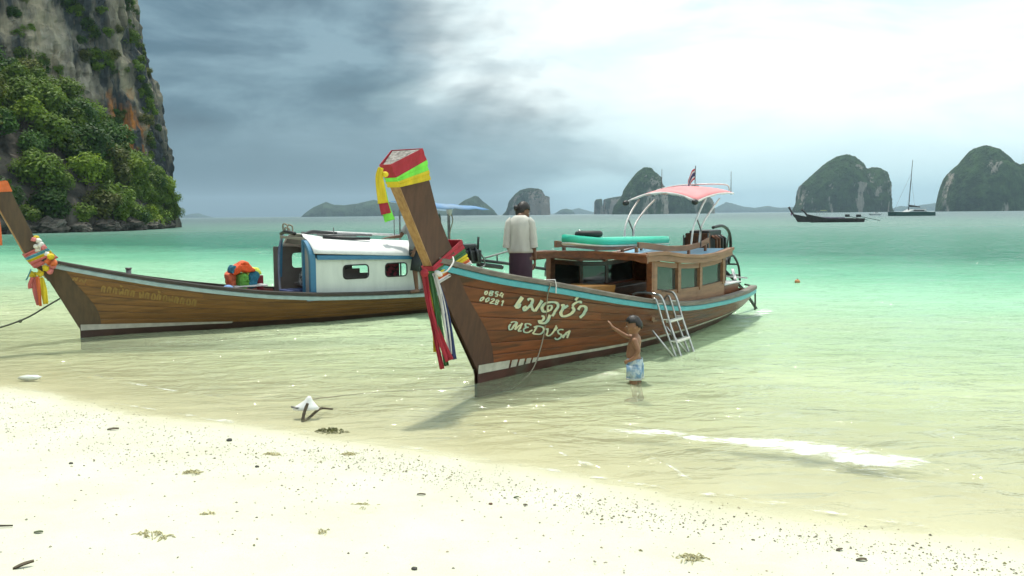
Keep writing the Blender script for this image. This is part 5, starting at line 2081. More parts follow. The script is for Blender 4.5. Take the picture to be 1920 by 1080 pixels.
def loose1():
    # life jackets on the thwart
    LJ_O = cloth('jacket_orange', (.80, .10, .02))
    LJ_C = cloth('jacket_coral', (.78, .17, .08))
    LJ_Y = cloth('jacket_yellow', (.72, .78, .10))
    LJ_T = cloth('jacket_teal', (.02, .16, .26))
    LJ_G = cloth('jacket_green', (.10, .30, .04))
    STR = cloth('strap_black', (.02, .02, .025))
    def pad(name, m, par, a, b_, c_, w, th):
        """puffed foam panel bent along three points"""
        rows = []
        P_ = catmull([a, b_, c_], 8)
        for i, p in enumerate(P_):
            d = (P_[min(i + 1, len(P_) - 1)] - P_[max(i - 1, 0)]).normalized()
            side = B1.v.copy()
            side = (side - d * side.dot(d)).normalized()
            n_ = side.cross(d)
            e = min(1, 3.0 * min(i, len(P_) - 1 - i) / (len(P_) - 1) + .35)
            ring = []
            for t in [2 * pi * k / 18 for k in range(18)]:
                v = side * (w * .5 * cos(t)) * (abs(cos(t)) ** -.45 if abs(cos(t)) > .05 else 1) + n_ * (th * .5 * e * sin(t)) * (abs(sin(t)) ** -.4 if abs(sin(t)) > .05 else 1)
                ring.append(p + v + (v.normalized() if v.length > 1e-6 else v) * (.05 * fbm((p + v) * 9 + o, 3, .6)))
            rows.append(ring)
        b = MB()
        b.loft(rows)
        return b.build(name, m, par, smooth=False)
    g = empty('life_jacket', B1.W(2.6, .25, .75))
    tag(g, 'orange and yellow life jacket draped on top of the heap in the left boat', 'life jacket', 'life jackets heaped in the left boat')
    o = Vector(g.location)
    q = lambda px, py, v=.25: (lambda w: w)(at(px, py, B1.W(2.6, v, 0).y + (px - 455) * .006)) - o
    pad('back_panel', LJ_O, g, q(432, 514), q(448, 502), q(472, 506), .34, .15)
    pad('front_panel', LJ_Y, g, q(459, 520, .15), q(470, 507, .15), q(484, 512, .15), .32, .14)
    pad('front_panel', LJ_C, g, q(432, 510, .12), q(432, 524, .12), q(440, 538, .12), .30, .17)
    pad('collar', LJ_O, g, q(444, 500, .3), q(455, 493, .3), q(463, 496, .3), .22, .07)
    MB().tube([q(437, 514, .05), q(446, 516, .05), q(452, 514, .05), q(460, 517, .05)], .015, 6).build('strap', STR, g)
    g = empty('life_jacket', B1.W(2.8, .2, .75))
    tag(g, 'teal and green life jacket propped under the orange one in the left boat', 'life jacket', 'life jackets heaped in the left boat')
    o = Vector(g.location)
    pad('front_panel', LJ_T, g, q(476, 508, .22), q(471, 522, .22), q(465, 540, .22), .34, .20)
    pad('back_panel', LJ_G, g, q(453, 512, .30), q(453, 526, .30), q(454, 540, .30), .34, .20)
    pad('side_panel', LJ_T, g, q(438, 499, .42), q(434, 503, .42), q(433, 512, .42), .24, .08)
    MB().tube([q(482, 508, .1), q(482, 524, .1), q(480, 538, .1)], .02, 6).build('strap', STR, g)
    # white board they sit on
    b = MB()
    b.box(B1.W(2.72, .32, .745), (.62, .34, .03), (0, 0, B1.ang))
    tag(b.build('plank_seat', WHITE_T, None, bevel=.006), 'white board lying across the left boat under the life jackets', 'board')
    # bundle inside the cabin
    GB = mat('mottled_bag', (.40, .40, .38), (.06, .07, .07), rough=.8, scale=18, detail=3, lo=.45, hi=.55, bump=.3)
    def fn(p): return p * (1 + .22 * fbm(p * 2.2, 3))
    b = MB()
    b.ell((0, 0, 0), (.20, .17, .22), None, 18, 12, fn=fn)
    ob = b.build('duffel_bag', GB, None, smooth=True)
    ob.location = B1.W(4.0, .12, .80)
    tag(ob, 'mottled grey bundle inside the doorway of the white cabin', 'bag')
    b = MB()
    b.box((0, 0, 0), (.62, .5, .07))
    ob = b.build('blue_mat', cloth('mat_blue', (.03, .05, .16)), None, bevel=.02)
    ob.location = B1.W(3.85, -.05, .56)
    ob.rotation_euler = (0, 0, B1.ang)
    tag(ob, 'dark blue mat on the floor at the white cabin\'s door', 'mat')
    b = MB()
    b.ell((0, 0, 0), (.09, .07, .05), None, 12, 8, fn=fn)
    ob = b.build('plastic_bag', cloth('bag_blue', (.18, .34, .62)), None, smooth=True)
    ob.location = B1.W(2.25, .62, .75)
    tag(ob, 'small light blue plastic bag on the left boat\'s near rail', 'bag')
    b = MB()
    b.box((0, 0, 0), (.12, .06, .34))
    ob = b.build('fuel_can', cloth('can_red', (.22, .02, .03)), None, bevel=.02)
    ob.location = B1.W(3.02, .12, .74)
    ob.rotation_euler = (0, 0, B1.ang)
    tag(ob, 'dark red can standing right of the life jackets', 'can')


loose1()


# ------------------------------------------------------------------ people
SKIN = mat('skin_brown', (.30, .155, .090), (.25, .125, .072), rough=.5, scale=10, spec=.35)
SKIN_D = mat('skin_dark', (.165, .085, .055), (.13, .066, .044), rough=.5, scale=10, spec=.35)
HAIR = mat('black_hair', (.018, .014, .012), (.008, .007, .006), rough=.5, scale=40, stretch=(1, 1, .3), bump=.6)
EYE_W, EYE_D = mat('eye_white', (.6, .58, .54), rough=.3), mat('eye_dark', (.02, .012, .01), rough=.2)
LIP = mat('lips', (.20, .075, .06), rough=.5)


def head_into(b, c, r, yaw, pitch):
    """head with brow, nose, lips, chin, ears; r = half the head height, faces +X before turning"""
    R_ = Euler((0, pitch, yaw)).to_matrix()
    def fn(p):
        x, y, z = p
        f = 1.0
        if x > 0:
            f -= .05 * max(0, z - .2)
        if z < -.2:
            y *= 1 - .35 * (-z - .2)
            x = x * (1 - .12 * (-z - .2)) + .10 * (-z - .2)
        if x < 0:
            x *= 1.08
        return Vector((x * f, y * f, z))
    rings = []
    M_ = MB()
    M_.ell((0, 0, 0), (r * .80, r * .66, r), None, 22, 16, fn=fn)
    def T(v): return Vector(c) + R_ @ (Vector(v) * r)
    b.add([Vector(c) + R_ @ Vector(v) for v in M_.v], M_.f)
    b.capsule([T((.76, 0, .06)), T((.86, 0, -.12)), T((.90, 0, -.22))], [r * .07, r * .10, r * .12], 8)
    for s_ in (-1, 1):
        b.ell(T((.80, .09 * s_, -.27)), (r * .08, r * .08, r * .07), None, 8, 6)
        b.ell(T((-.05, .66 * s_, -.08)), (r * .17, r * .07, r * .25), (0, pitch, yaw), 10, 8)
        b.ell(T((.66, .28 * s_, .16)), (r * .13, r * .20, r * .07), (0, pitch, yaw), 8, 6)
        b.ell(T((.55, .38 * s_, -.25)), (r * .18, r * .17, r * .17), None, 8, 6)
    b.ell(T((.76, 0, -.46)), (r * .10, r * .22, r * .06), (0, pitch, yaw), 10, 6)
    b.ell(T((.75, 0, -.56)), (r * .10, r * .18, r * .06), (0, pitch, yaw), 10, 6)
    b.ell(T((.62, 0, -.80)), (r * .20, r * .24, r * .15), (0, pitch, yaw), 10, 8)
    return T, R_


def hand_into(b, wrist, dirv, palm_n, size, curl):
    """palm and five separate fingers; dirv along the fingers, palm_n the way the palm faces"""
    d = Vector(dirv).normalized()
    n = Vector(palm_n)
    n = (n - d * n.dot(d)).normalized()
    s_ = d.cross(n)
    w = Vector(wrist)
    L_ = size
    pc = w + d * L_ * .28
    rings = []
    for t, ww, th in ((-.08, .15, .13), (.1, .19, .13), (.3, .23, .13), (.48, .235, .11)):
        c = w + d * L_ * t
        rings.append([c + s_ * (L_ * ww * cos(a)) + n * (L_ * th * .8 * sin(a)) for a in [2 * pi * k / 10 for k in range(10)]])
    b.loft(rings)
    for k, (off, ln) in enumerate(((-.165, .46), (-.055, .52), (.055, .48), (.16, .38))):
        p0 = w + d * L_ * .42 + s_ * L_ * off
        pts = [p0]
        dd = d.copy() + s_ * off * .6
        for j in range(3):
            a = curl * (j + .6)
            step = (dd * cos(a) + n * sin(a)).normalized() * L_ * ln * (.42, .33, .25)[j]
            pts.append(pts[-1] + step)
        b.capsule(pts, [L_ * .052, L_ * .05, L_ * .045, L_ * .038], 8)
    t0 = w + d * L_ * .12 - s_ * L_ * .17
    b.capsule([t0, t0 + (d * .6 - s_ * .55 + n * .3).normalized() * L_ * .2, t0 + (d * .9 - s_ * .45 + n * (.3 + curl * .4)).normalized() * L_ * .38], [L_ * .075, L_ * .06, L_ * .045], 8)


def finish_body(b, name, m, vox, root_loc, rz):
    o = b.build(name, m, None, smooth=True)
    md = o.modifiers.new('fuse', 'REMESH')
    md.mode = 'VOXEL'
    md.voxel_size = vox
    md.use_smooth_shade = True
    sm = o.modifiers.new('relax', 'SMOOTH')
    sm.factor = .5
    sm.iterations = 3
    o.location = root_loc
    o.rotation_euler = (0, 0, rz)
    return o


def oval(c, rx, ry, n=20, rot=0.0, tilt=0.0, fn=None):
    out = []
    for k in range(n):
        a = 2 * pi * k / n
        x, y = rx * cos(a), ry * sin(a)
        f = fn(a) if fn else 1
        out.append(Vector((c[0] + (x * cos(rot) - y * sin(rot)) * f, c[1] + (x * sin(rot) + y * cos(rot)) * f, c[2] + tilt * x)))
    return out


def eyes(T, R_, r, par):
    for s_ in (-1, 1):
        MB().ell(T((.69, .27 * s_, .03)), (r * .09, r * .13, r * .075), None, 10, 8).build('eye', EYE_W, par, smooth=True)
        MB().ell(T((.76, .27 * s_, .03)), (r * .04, r * .06, r * .06), None, 8, 6).build('iris', EYE_D, par, smooth=True)
        MB().ell(T((.74, .28 * s_, .22)), (r * .05, r * .19, r * .035), None, 8, 6).build('eyebrow', HAIR, par, smooth=True)


def hair_cap(name, T, R_, c, r, par, lim, puff=1.06, m=HAIR):
    """hair shell over the skull; lim(direction) -> True where hair grows"""
    b = MB()
    n, mm = 26, 18
    pts, idx = [], {}
    for i in range(mm + 1):
        t = pi * i / mm
        for k in range(n):
            a = 2 * pi * k / n
            p = Vector((sin(t) * cos(a), sin(t) * sin(a), cos(t)))
            x = p.x * (1.08 if p.x < 0 else 1.0)
            bumpy = puff * (1 + .05 * noise.noise(p * 7) + .03 * noise.noise(p * 15))
            pts.append(Vector(c) + R_ @ Vector((x * r * .80 * bumpy, p.y * r * .68 * bumpy, p.z * r * bumpy)))
            idx[(i, k)] = lim(p)
    fs = []
    for i in range(mm):
        for k in range(n):
            if idx[(i, k)] and idx[(i + 1, k)] and idx[(i, (k + 1) % n)] and idx[(i + 1, (k + 1) % n)]:
                fs.append((i * n + k, i * n + (k + 1) % n, (i + 1) * n + (k + 1) % n, (i + 1) * n + k))
    b.add(pts, fs)
    return b.build(name, m, par, smooth=True, normals=True, solid=r * .12)


def child():
    """boy wading in profile, facing left, far arm raised towards the hull, near fist at the hip"""
    foot = atz(1191, 717)
    gz = ground_z(foot.x, foot.y)
    H = .785 - gz                  # standing height
    k = H / 1.0
    b = MB()
    S = lambda x, y, z: Vector((x, y, z)) * k
    # legs (left = +Y = near the camera), mid-step
    b.capsule([S(0, .055, .46), S(.015, .06, .25), S(-.005, .06, .06)], [.066 * k, .048 * k, .030 * k])
    b.capsule([S(0, -.055, .46), S(-.01, -.06, .25), S(-.06, -.06, .06)], [.066 * k, .048 * k, .030 * k])
    b.capsule([S(-.01, .06, .03), S(.06, .065, .022), S(.10, .068, .016)], [.032 * k, .030 * k, .02 * k])
    b.capsule([S(-.07, -.06, .03), S(.0, -.065, .022), S(.04, -.068, .016)], [.032 * k, .030 * k, .02 * k])
    # trunk: rounded belly, hollow back
    tr = [(-.005, .455, .082, .10), (.012, .50, .084, .098), (.025, .55, .082, .092), (.022, .60, .078, .092), (.012, .66, .078, .10), (.0, .72, .072, .112), (-.008, .765, .05, .09), (-.004, .79, .034, .04)]
    b.loft([[Vector((x + rx * cos(a) * (1.0), ry * sin(a), z)) * k for a in [2 * pi * j / 16 for j in range(16)]] for x, z, rx, ry in tr])
    b.capsule([S(-.004, 0, .77), S(.012, 0, .83)], [.038 * k, .036 * k])
    # near arm: elbow back, fist forward at hip
    b.capsule([S(-.005, .115, .735), S(-.055, .145, .62)], [.036 * k, .027 * k])
    b.capsule([S(-.055, .145, .62), S(-.01, .15, .535), S(.055, .13, .50)], [.027 * k, .026 * k, .019 * k])
    hand_into(b, S(.062, .128, .495), (.8, -.15, -.35), (-.2, -1, -.2), .095 * k, 1.0)
    # far arm: stretched forward and up
    b.capsule([S(.0, -.11, .735), S(.13, -.135, .752)], [.036 * k, .026 * k])
    b.capsule([S(.13, -.135, .752), S(.28, -.12, .85)], [.027 * k, .018 * k])
    hand_into(b, S(.285, -.12, .855), (.55, .0, .85), (.7, -.2, -.7), .105 * k, .12)
    hc, hr = S(.022, 0, .893), .107 * k
    T, R_ = head_into(b, hc, hr, radians(6), radians(6))
    o = finish_body(b, 'person', SKIN, .0062, (foot.x, foot.y, gz), radians(165))
    tag(o, 'small bare-chested boy in blue patterned shorts wading beside the wooden boat, arm raised', 'person')
    eyes(T, R_, hr, o)
    MB().ell(T((.82, 0, -.50)), (hr * .05, hr * .17, hr * .05), None, 10, 6).build('mouth', LIP, o, smooth=True)
    hair_cap('hair', T, R_, hc, hr, o, lambda p: p.z > .30 - .85 * max(0, -p.x) - .0 * p.x + (.15 if p.x > .55 else 0), 1.10)
    SH = mat('patterned_shorts', (.17, .30, .46), (.48, .56, .60), rough=.8, scale=16 / k, detail=2, lo=.42, hi=.58, c3=(.10, .16, .26), s3=22, f3=.58)
    TRIM = cloth('shorts_trim', (.55, .58, .55))
    # shorts: waist to knee
    w = MB()
    w.loft([oval((.004 * k, 0, z * k), rx * k, ry * k, 22, tilt=.05) for z, rx, ry in ((.415, .098, .124), (.46, .094, .118), (.50, .090, .108), (.515, .089, .104))], False)
    ob = w.build('shorts', SH, o, smooth=True, solid=.008)
    for s_ in (1, -1):
        l = MB()
        sx = .006 if s_ > 0 else -.006
        l.loft([oval((sx * k, .058 * s_ * k, z * k), rx * k, ry * k, 18, fn=lambda a: 1 + .04 * sin(5 * a)) for z, rx, ry in ((.44, .085, .066), (.36, .085, .068), (.285, .088, .070))], False)
        l.build('trouser_leg', SH, ob, smooth=True, solid=.007)
        l = MB()
        l.loft([oval((sx * k, .058 * s_ * k, z * k), .089 * k, .071 * k, 18, fn=lambda a: 1 + .04 * sin(5 * a)) for z in (.292, .268)], False)
        l.build('hem', TRIM, ob, smooth=True, solid=.009)


child()


def man():
    """standing in the bow with his back to the camera, head turned right and down"""
    base = B2.W(1.10, -.09, 0)
    zf = .545
    o_ = Vector((base.x, base.y, zf))
    k = 1.04
    S = lambda x, y, z: Vector((x, y, z)) * k
    b = MB()
    for s_ in (1, -1):
        b.capsule([S(0, .09 * s_, .86), S(.02, .095 * s_, .47), S(0, .10 * s_, .09)], [.085 * k, .06 * k, .04 * k])
        b.capsule([S(-.03, .10 * s_, .04), S(.08, .11 * s_, .03), S(.15, .115 * s_, .025)], [.04 * k, .042 * k, .028 * k])
    tr = [(0, .84, .105, .155), (0, .95, .10, .145), (.0, 1.05, .10, .145), (-.015, 1.18, .10, .145), (-.02, 1.28, .095, .15), (-.012, 1.35, .07, .12), (.0, 1.38, .045, .06)]
    b.loft([[Vector((x + rx * cos(a), ry * sin(a), z)) * k for a in [2 * pi * j / 18 for j in range(18)]] for x, z, rx, ry in tr])
    b.capsule([S(.0, 0, 1.36), S(.05, -.01, 1.40)], [.056 * k, .052 * k])
    # arms hang, forearms forward, hands on the cabin edge
    b.capsule([S(-.015, .16, 1.30), S(-.02, .185, 1.03)], [.045 * k, .036 * k])
    b.capsule([S(-.02, .185, 1.03), S(.14, .16, .88)], [.04 * k, .027 * k])
    hand_into(b, S(.15, .155, .87), (.8, -.3, -.4), (-.2, -1, -.2), .17 * k, .5)
    b.capsule([S(-.015, -.16, 1.30), S(-.03, -.195, 1.03)], [.045 * k, .036 * k])
    b.capsule([S(-.03, -.195, 1.03), S(.06, -.195, .84)], [.04 * k, .027 * k])
    hand_into(b, S(.065, -.193, .83), (.35, 0, -.9), (0, 1, -.1), .17 * k, .5)
    hc, hr = S(.085, -.025, 1.435), .112 * k
    T, R_ = head_into(b, hc, hr, radians(-58), radians(20))
    ob = finish_body(b, 'person', SKIN_D, .008, o_, radians(80))
    ob.scale = (.95, .86, 1.0)
    tag(ob, 'person in a cream shirt and purple wrap standing in the wooden boat, seen from behind', 'person')
    eyes(T, R_, hr, ob)
    hair_cap('hair', T, R_, hc, hr, ob, lambda p: p.z > .32 - 1.15 * max(0, .35 - p.x), 1.09)
    MB().ell(T((-1.0, 0, .02)), (hr * .36, hr * .34, hr * .34), None, 14, 10, fn=lambda p: p * (1 + .12 * noise.noise(p * 4))).build('hair_bun', HAIR, ob, smooth=True)
    SHIRT = mat('cream_shirt', (.55, .54, .50), (.43, .42, .385), rough=.85, scale=5, stretch=(1, 1, .5), bump=.3, bdist=.02)
    n = 40
    def fold(z, amp):
        return lambda a: 1 + amp * 1.3 * sin(7 * a + z * 16) * (.5 + noise.noise(Vector((cos(a) * 2, sin(a) * 2, z * 3)))) + amp * .8 * sin(11 * a - z * 12) + amp * 1.4 * noise.noise(Vector((cos(a) * 3, sin(a) * 3, z * 4)))
    rings = [oval(S(x, 0, z), rx * k, ry * k, n, fn=fold(z, am)) for x, z, rx, ry, am in
             ((.0, .925, .130, .172, .03), (.0, .955, .134, .178, .04), (-.005, 1.0, .124, .168, .045), (-.008, 1.08, .115, .160, .04), (-.015, 1.18, .112, .162, .028), (-.02, 1.26, .105, .165, .014),
              (-.018, 1.32, .088, .155, .004), (-.012, 1.355, .070, .12, 0), (.0, 1.385, .058, .072, 0))]
    w = MB()
    w.loft(rings, False)
    sh = w.build('shirt', SHIRT, ob, smooth=True, solid=.008)
    for s_ in (1, -1):
        l = MB()
        P_ = [S(-.015, .12 * s_, 1.315), S(-.018, .158 * s_, 1.28), S(-.022, .176 * s_, 1.17), S(-.028, .188 * s_, 1.03), S(-.026, .19 * s_, .995)]
        P_ = catmull(P_, 4)
        rs = [(.054 + .010 * i / len(P_)) * k * (1 + .05 * sin(i * 2.1)) for i in range(len(P_))]
        l.tube(P_, rs, 16, cap=False)
        l.build('sleeve', SHIRT, sh, smooth=True, solid=.008)
    SAR = mat('purple_wrap', (.068, .032, .050), (.045, .022, .034), rough=.85, scale=4, stretch=(1, 1, .4), bump=.3, bdist=.02)
    rings = [oval(S(x, 0, z), rx * k, ry * k, n, fn=fold(z, am)) for x, z, rx, ry, am in
             ((0, .99, .115, .150, .0), (0, .93, .120, .158, .006), (0, .80, .128, .168, .012), (0, .55, .128, .166, .022), (0, .25, .135, .182, .03), (0, .10, .138, .185, .035))]
    w = MB()
    w.loft(rings, False)
    w.build('sarong', SAR, ob, smooth=True, solid=.006)


man()


def deckhand():
    """standing on the side deck of the white-cabin boat, one arm along the roof; mostly behind the prow"""
    base = B1.W(5.95, .875, 0)
    k = 1.0
    S = lambda x, y, z: Vector((x, y, z)) * k
    b = MB()
    # faces forward along the boat (+X here = towards the bow)
    b.capsule([S(.0, .10, .86), S(.10, .105, .47), S(.06, .10, .09)], [.085, .055, .038])
    b.capsule([S(.0, -.10, .86), S(-.16, -.10, .47), S(-.24, -.08, .09)], [.085, .055, .038])
    b.capsule([S(.03, .10, .04), S(.14, .11, .03), S(.20, .115, .025)], [.038, .04, .026])
    b.capsule([S(-.27, -.08, .04), S(-.17, -.08, .03), S(-.11, -.08, .025)], [.038, .04, .026])
    tr = [(0, .84, .105, .155), (0, .95, .10, .145), (.02, 1.05, .10, .145), (.04, 1.18, .108, .162), (.06, 1.30, .10, .178), (.07, 1.38, .07, .14), (.08, 1.42, .045, .06)]
    b.loft([[Vector((x + rx * cos(a), ry * sin(a), z)) for a in [2 * pi * j / 18 for j in range(18)]] for x, z, rx, ry in tr])
    b.capsule([S(.08, 0, 1.40), S(.12, 0, 1.485)], [.056, .052])
    b.capsule([S(.06, -.20, 1.33), S(.20, -.27, 1.12)], [.05, .038])
    b.capsule([S(.20, -.27, 1.12), S(.42, -.30, 1.10)], [.038, .027])
    hand_into(b, S(.43, -.30, 1.10), (1, 0, -.05), (0, 0, -1), .18, .1)
    b.capsule([S(.06, .20, 1.33), S(.06, .24, 1.05)], [.05, .038])
    b.capsule([S(.06, .24, 1.05), S(.16, .22, .86)], [.038, .027])
    hand_into(b, S(.165, .218, .85), (.35, 0, -.9), (0, -1, 0), .17, .4)
    hc, hr = S(.14, 0, 1.57), .118
    T, R_ = head_into(b, hc, hr, 0, .15)
    o = finish_body(b, 'person', SKIN_D, .0085, (base.x, base.y, .465), B1.ang + pi)
    tag(o, 'barefoot person in dark shorts on the white cabin\'s side deck, half hidden by the prow', 'person')
    eyes(T, R_, hr, o)
    hair_cap('hair', T, R_, hc, hr, o, lambda p: p.z > .30 - .9 * max(0, .3 - p.x), 1.07)
    TEE = mat('grey_tee', (.30, .30, .31), (.24, .24, .25), rough=.85, scale=6, bump=.2)
    w = MB()
    w.loft([oval((x, 0, z), rx, ry, 24) for x, z, rx, ry in ((.0, .86, .128, .178), (.0, .95, .122, .17), (.02, 1.06, .12, .168), (.04, 1.18, .125, .18), (.06, 1.30, .115, .192), (.07, 1.385, .075, .13), (.08, 1.42, .06, .07))], False)
    sh = w.build('shirt', TEE, o, smooth=True, solid=.008)
    l = MB()
    l.tube([S(.06, -.14, 1.35), S(.06, -.20, 1.32), S(.12, -.235, 1.23), S(.15, -.25, 1.19)], [.075, .07, .066, .066], 14, cap=False)
    l.build('sleeve', TEE, sh, smooth=True, solid=.008)
    l = MB()
    l.tube([S(.06, .14, 1.35), S(.06, .20, 1.32), S(.06, .225, 1.2), S(.06, .235, 1.12)], [.075, .07, .066, .066], 14, cap=False)
    l.build('sleeve', TEE, sh, smooth=True, solid=.008)
    DS = cloth('dark_shorts', (.022, .028, .030))
    w = MB()
    w.loft([oval((0, 0, z), rx, ry, 24) for z, rx, ry in ((.74, .13, .19), (.84, .125, .18), (.93, .118, .165))], False)
    so = w.build('shorts', DS, o, smooth=True, solid=.008)
    for P_ in ([S(.0, .10, .80), S(.07, .105, .60), S(.10, .105, .44)], [S(.0, -.10, .80), S(-.10, -.10, .60), S(-.165, -.10, .44)]):
        l = MB()
        l.tube(P_, [.10, .092, .09], 16, cap=False)
        l.build('trouser_leg', DS, so, smooth=True, solid=.008)


deckhand()

# ------------------------------------------------------------------ far boats, buoy
def far_boats():
    HULL = mat('far_hull', (.075, .060, .062), (.045, .036, .036), rough=.6, scale=2)
    TRIM = mat('far_trim', (.42, .42, .42), rough=.6)
    def longtail(px, d, L_, lab, shade, ph):
        p = atz(px, 413 - (px - 1490) * .0095, 0)
        p = at(px, 400, d)
        r = empty('longtail_boat', (p.x, d, 0), radians(2))
        tag(r, lab, 'boat', 'long-tail boats far out')
        rows = []
        for i in range(21):
            t = i / 20
            x = t * L_
            sh = .62 + .9 * max(0, 1 - t * 2.6) ** 1.8 + .12 * max(0, t - .7)
            bw = 1.0 * (1 - (1 - min(1, t * 2.3)) ** 2) * (1 - .3 * max(0, t - .7) / .3) + .03
            x2 = x - .9 * max(0, 1 - t * 6)
            rows.append([Vector((x, bw * .55, -.25)), Vector((x2, bw, sh)), Vector((x2, bw * .85, sh - .02)), Vector((x2, 0, sh - .25)), Vector((x2, -bw * .85, sh - .02)), Vector((x2, -bw, sh)), Vector((x, -bw * .55, -.25))])
        MB().loft(rows, True).build('hull', HULL, r)
        for s_ in (-1, 1):
            MB().tube([row[1] * 1 if s_ > 0 else row[5] * 1 for row in rows], .05, 5).build('rail', HULL, r)
        MB().tube([(-.6, 0, 1.0), (-1.3, 0, 1.9), (-1.9, 0, ph)], [.20, .17, .20], 6).build('stem', HULL, r)
        if shade:
            MB().box((4.6, 0, 2.0), (1.7, 1.7, .05), (0, .05, 0)).build('awning', TRIM, r)
            MB().box((4.9, 0, 2.2), (.8, 1.2, .10)).build('awning_top', mat('far_lime', (.55, .62, .30), rough=.7), r)
            for x in (3.9, 5.3):
                for y in (-.7, .7):
                    MB().tube([(x, y, .5), (x, y, 2.0)], .03, 5).build('awning_pole', TRIM, r)
            MB().ell((-1.4, 0, 1.5), (.10, .2, .28), None, 8, 6).build('ribbon_knot', cloth('far_ribbon', (.30, .08, .20)), r)
        for k in range(4):
            MB().box((2.6 + k * .9, 0, .62), (.55, 1.4, .10)).build('thwart', TRIM if k % 2 else HULL, r)
        MB().box((L_ - .9, 0, 1.15), (.8, .5, .5)).build('engine', BLACK, r, bevel=.08)
        MB().tube([(L_ - .5, 0, 1.0), (L_ + 3.2, .2, .25)], .05, 6).build('tail_shaft', BLACK, r)
        # canvas roll and seated load
        MB().tube([(1.9, .2, .80), (6.2, .2, .78)], .14, 7).build('tarp_roll', mat('far_tarp', (.10, .09, .14), rough=.8), r)
        return r
    longtail(1497, 172, 10.5, 'dark long-tail boat with a small awning far out, its prow leftmost', True, 2.9)
    longtail(1522, 163, 9.6, 'dark long-tail boat far out, nearer of the two, with a low prow', False, 2.35)
    # catamaran
    D = 340
    p = at(1672, 403, D)
    r = empty('catamaran', (p.x, D, 0), radians(4))
    tag(r, 'dark green sailing catamaran at anchor with a bare mast between two islands', 'sailboat')
    CG = mat('cat_hull', (.045, .115, .10), (.035, .09, .08), rough=.35, scale=1)
    CW = mat('cat_white', (.50, .53, .53), rough=.4, scale=1)
    for y in (-3.2, 3.2):
        rows = []
        for i in range(13):
            t = i / 12
            w = .85 * (1 - (1 - min(1, t * 2.5)) ** 2) + .06
            rows.append([Vector((t * 15 + .3, y - w * .6, -.4)), Vector((t * 15, y - w, 1.55 - .15 * t)), Vector((t * 15, y + w, 1.55 - .15 * t)), Vector((t * 15 + .3, y + w * .6, -.4))])
        MB().loft(rows).build('hull', CG, r)
    MB().box((9.2, 0, 1.25), (9.5, 5.2, .5)).build('bridge_deck', CG, r, bevel=.1)
    MB().hexa([(5.2, -2.6, 1.5), (12.6, -2.6, 1.5), (12.6, 2.6, 1.5), (5.2, 2.6, 1.5), (7.0, -2.2, 2.5), (12.4, -2.3, 2.55), (12.4, 2.3, 2.55), (7.0, 2.2, 2.5)]).build('cabin', CW, r, bevel=.15)
    MB().box((9.4, -2.52, 2.05), (4.2, .1, .35)).build('window_band', BLACK, r)
    MB().box((10.2, 0, 2.95), (5.2, 4.2, .10)).build('hardtop', CW, r, bevel=.04)
    MB().tube([(6.5, 0, 1.6), (7.1, 0, 11), (7.7, 0, 21.2)], [.17, .15, .10], 8).build('mast', mat('mast_dark', (.07, .07, .075), rough=.5), r)
    MB().tube([(6.7, 0, 3.6), (11.2, 0, 3.25)], .14, 8).build('boom', GREY_M, r)
    MB().tube([(6.8, 0, 3.85), (8.8, 0, 3.7), (11.0, 0, 3.45)], [.42, .32, .16], 8).build('stowed_sail', mat('sail_cover', (.07, .08, .085), rough=.8), r, smooth=True)
    MB().tube([(.6, 0, 1.5), (7.3, 0, 16.2)], .035, 5).build('forestay', GREY_M, r)
    for y in (-3.2, 3.2):
        MB().tube([(7.6, y, 1.5), (7.25, 0, 15)], .03, 5).build('shroud', GREY_M, r)
    MB().tube([(1.0, -3.1, 1.5), (1.0, 3.1, 1.5)], .12, 6).build('cross_beam', CG, r)
    # tiny white motorboat
    p = at(1633, 399, 420)
    r = empty('motorboat', (p.x, 420, 0))
    tag(r, 'tiny white motorboat on the horizon left of the catamaran', 'boat')
    MB().hexa([(0, -.8, -.2), (4.5, -.8, -.2), (4.5, .8, -.2), (0, .8, -.2), (-.8, -.9, .8), (4.6, -1, .7), (4.6, 1, .7), (-.8, .9, .8)]).build('hull', CW, r, bevel=.1)
    MB().hexa([(1.4, -.6, .8), (3.2, -.6, .8), (3.2, .6, .8), (1.4, .6, .8), (1.8, -.5, 1.5), (3.0, -.5, 1.5), (3.0, .5, 1.5), (1.8, .5, 1.5)]).build('cabin', CW, r)
    # buoy
    c = atz(1495, 529, .03)
    g = empty('mooring_buoy', c)
    tag(g, 'small faded orange buoy floating right of the boats', 'buoy')
    MB().ell((0, 0, .01), (.075, .075, .07), None, 14, 10).build('float', mat('buoy_orange', (.62, .26, .10), (.45, .20, .09), rough=.6, scale=14), g, smooth=True)
    MB().tube([(0, 0, .06), (0, 0, .10)], .018, 8).build('eye_post', BLACK, g)


far_boats()


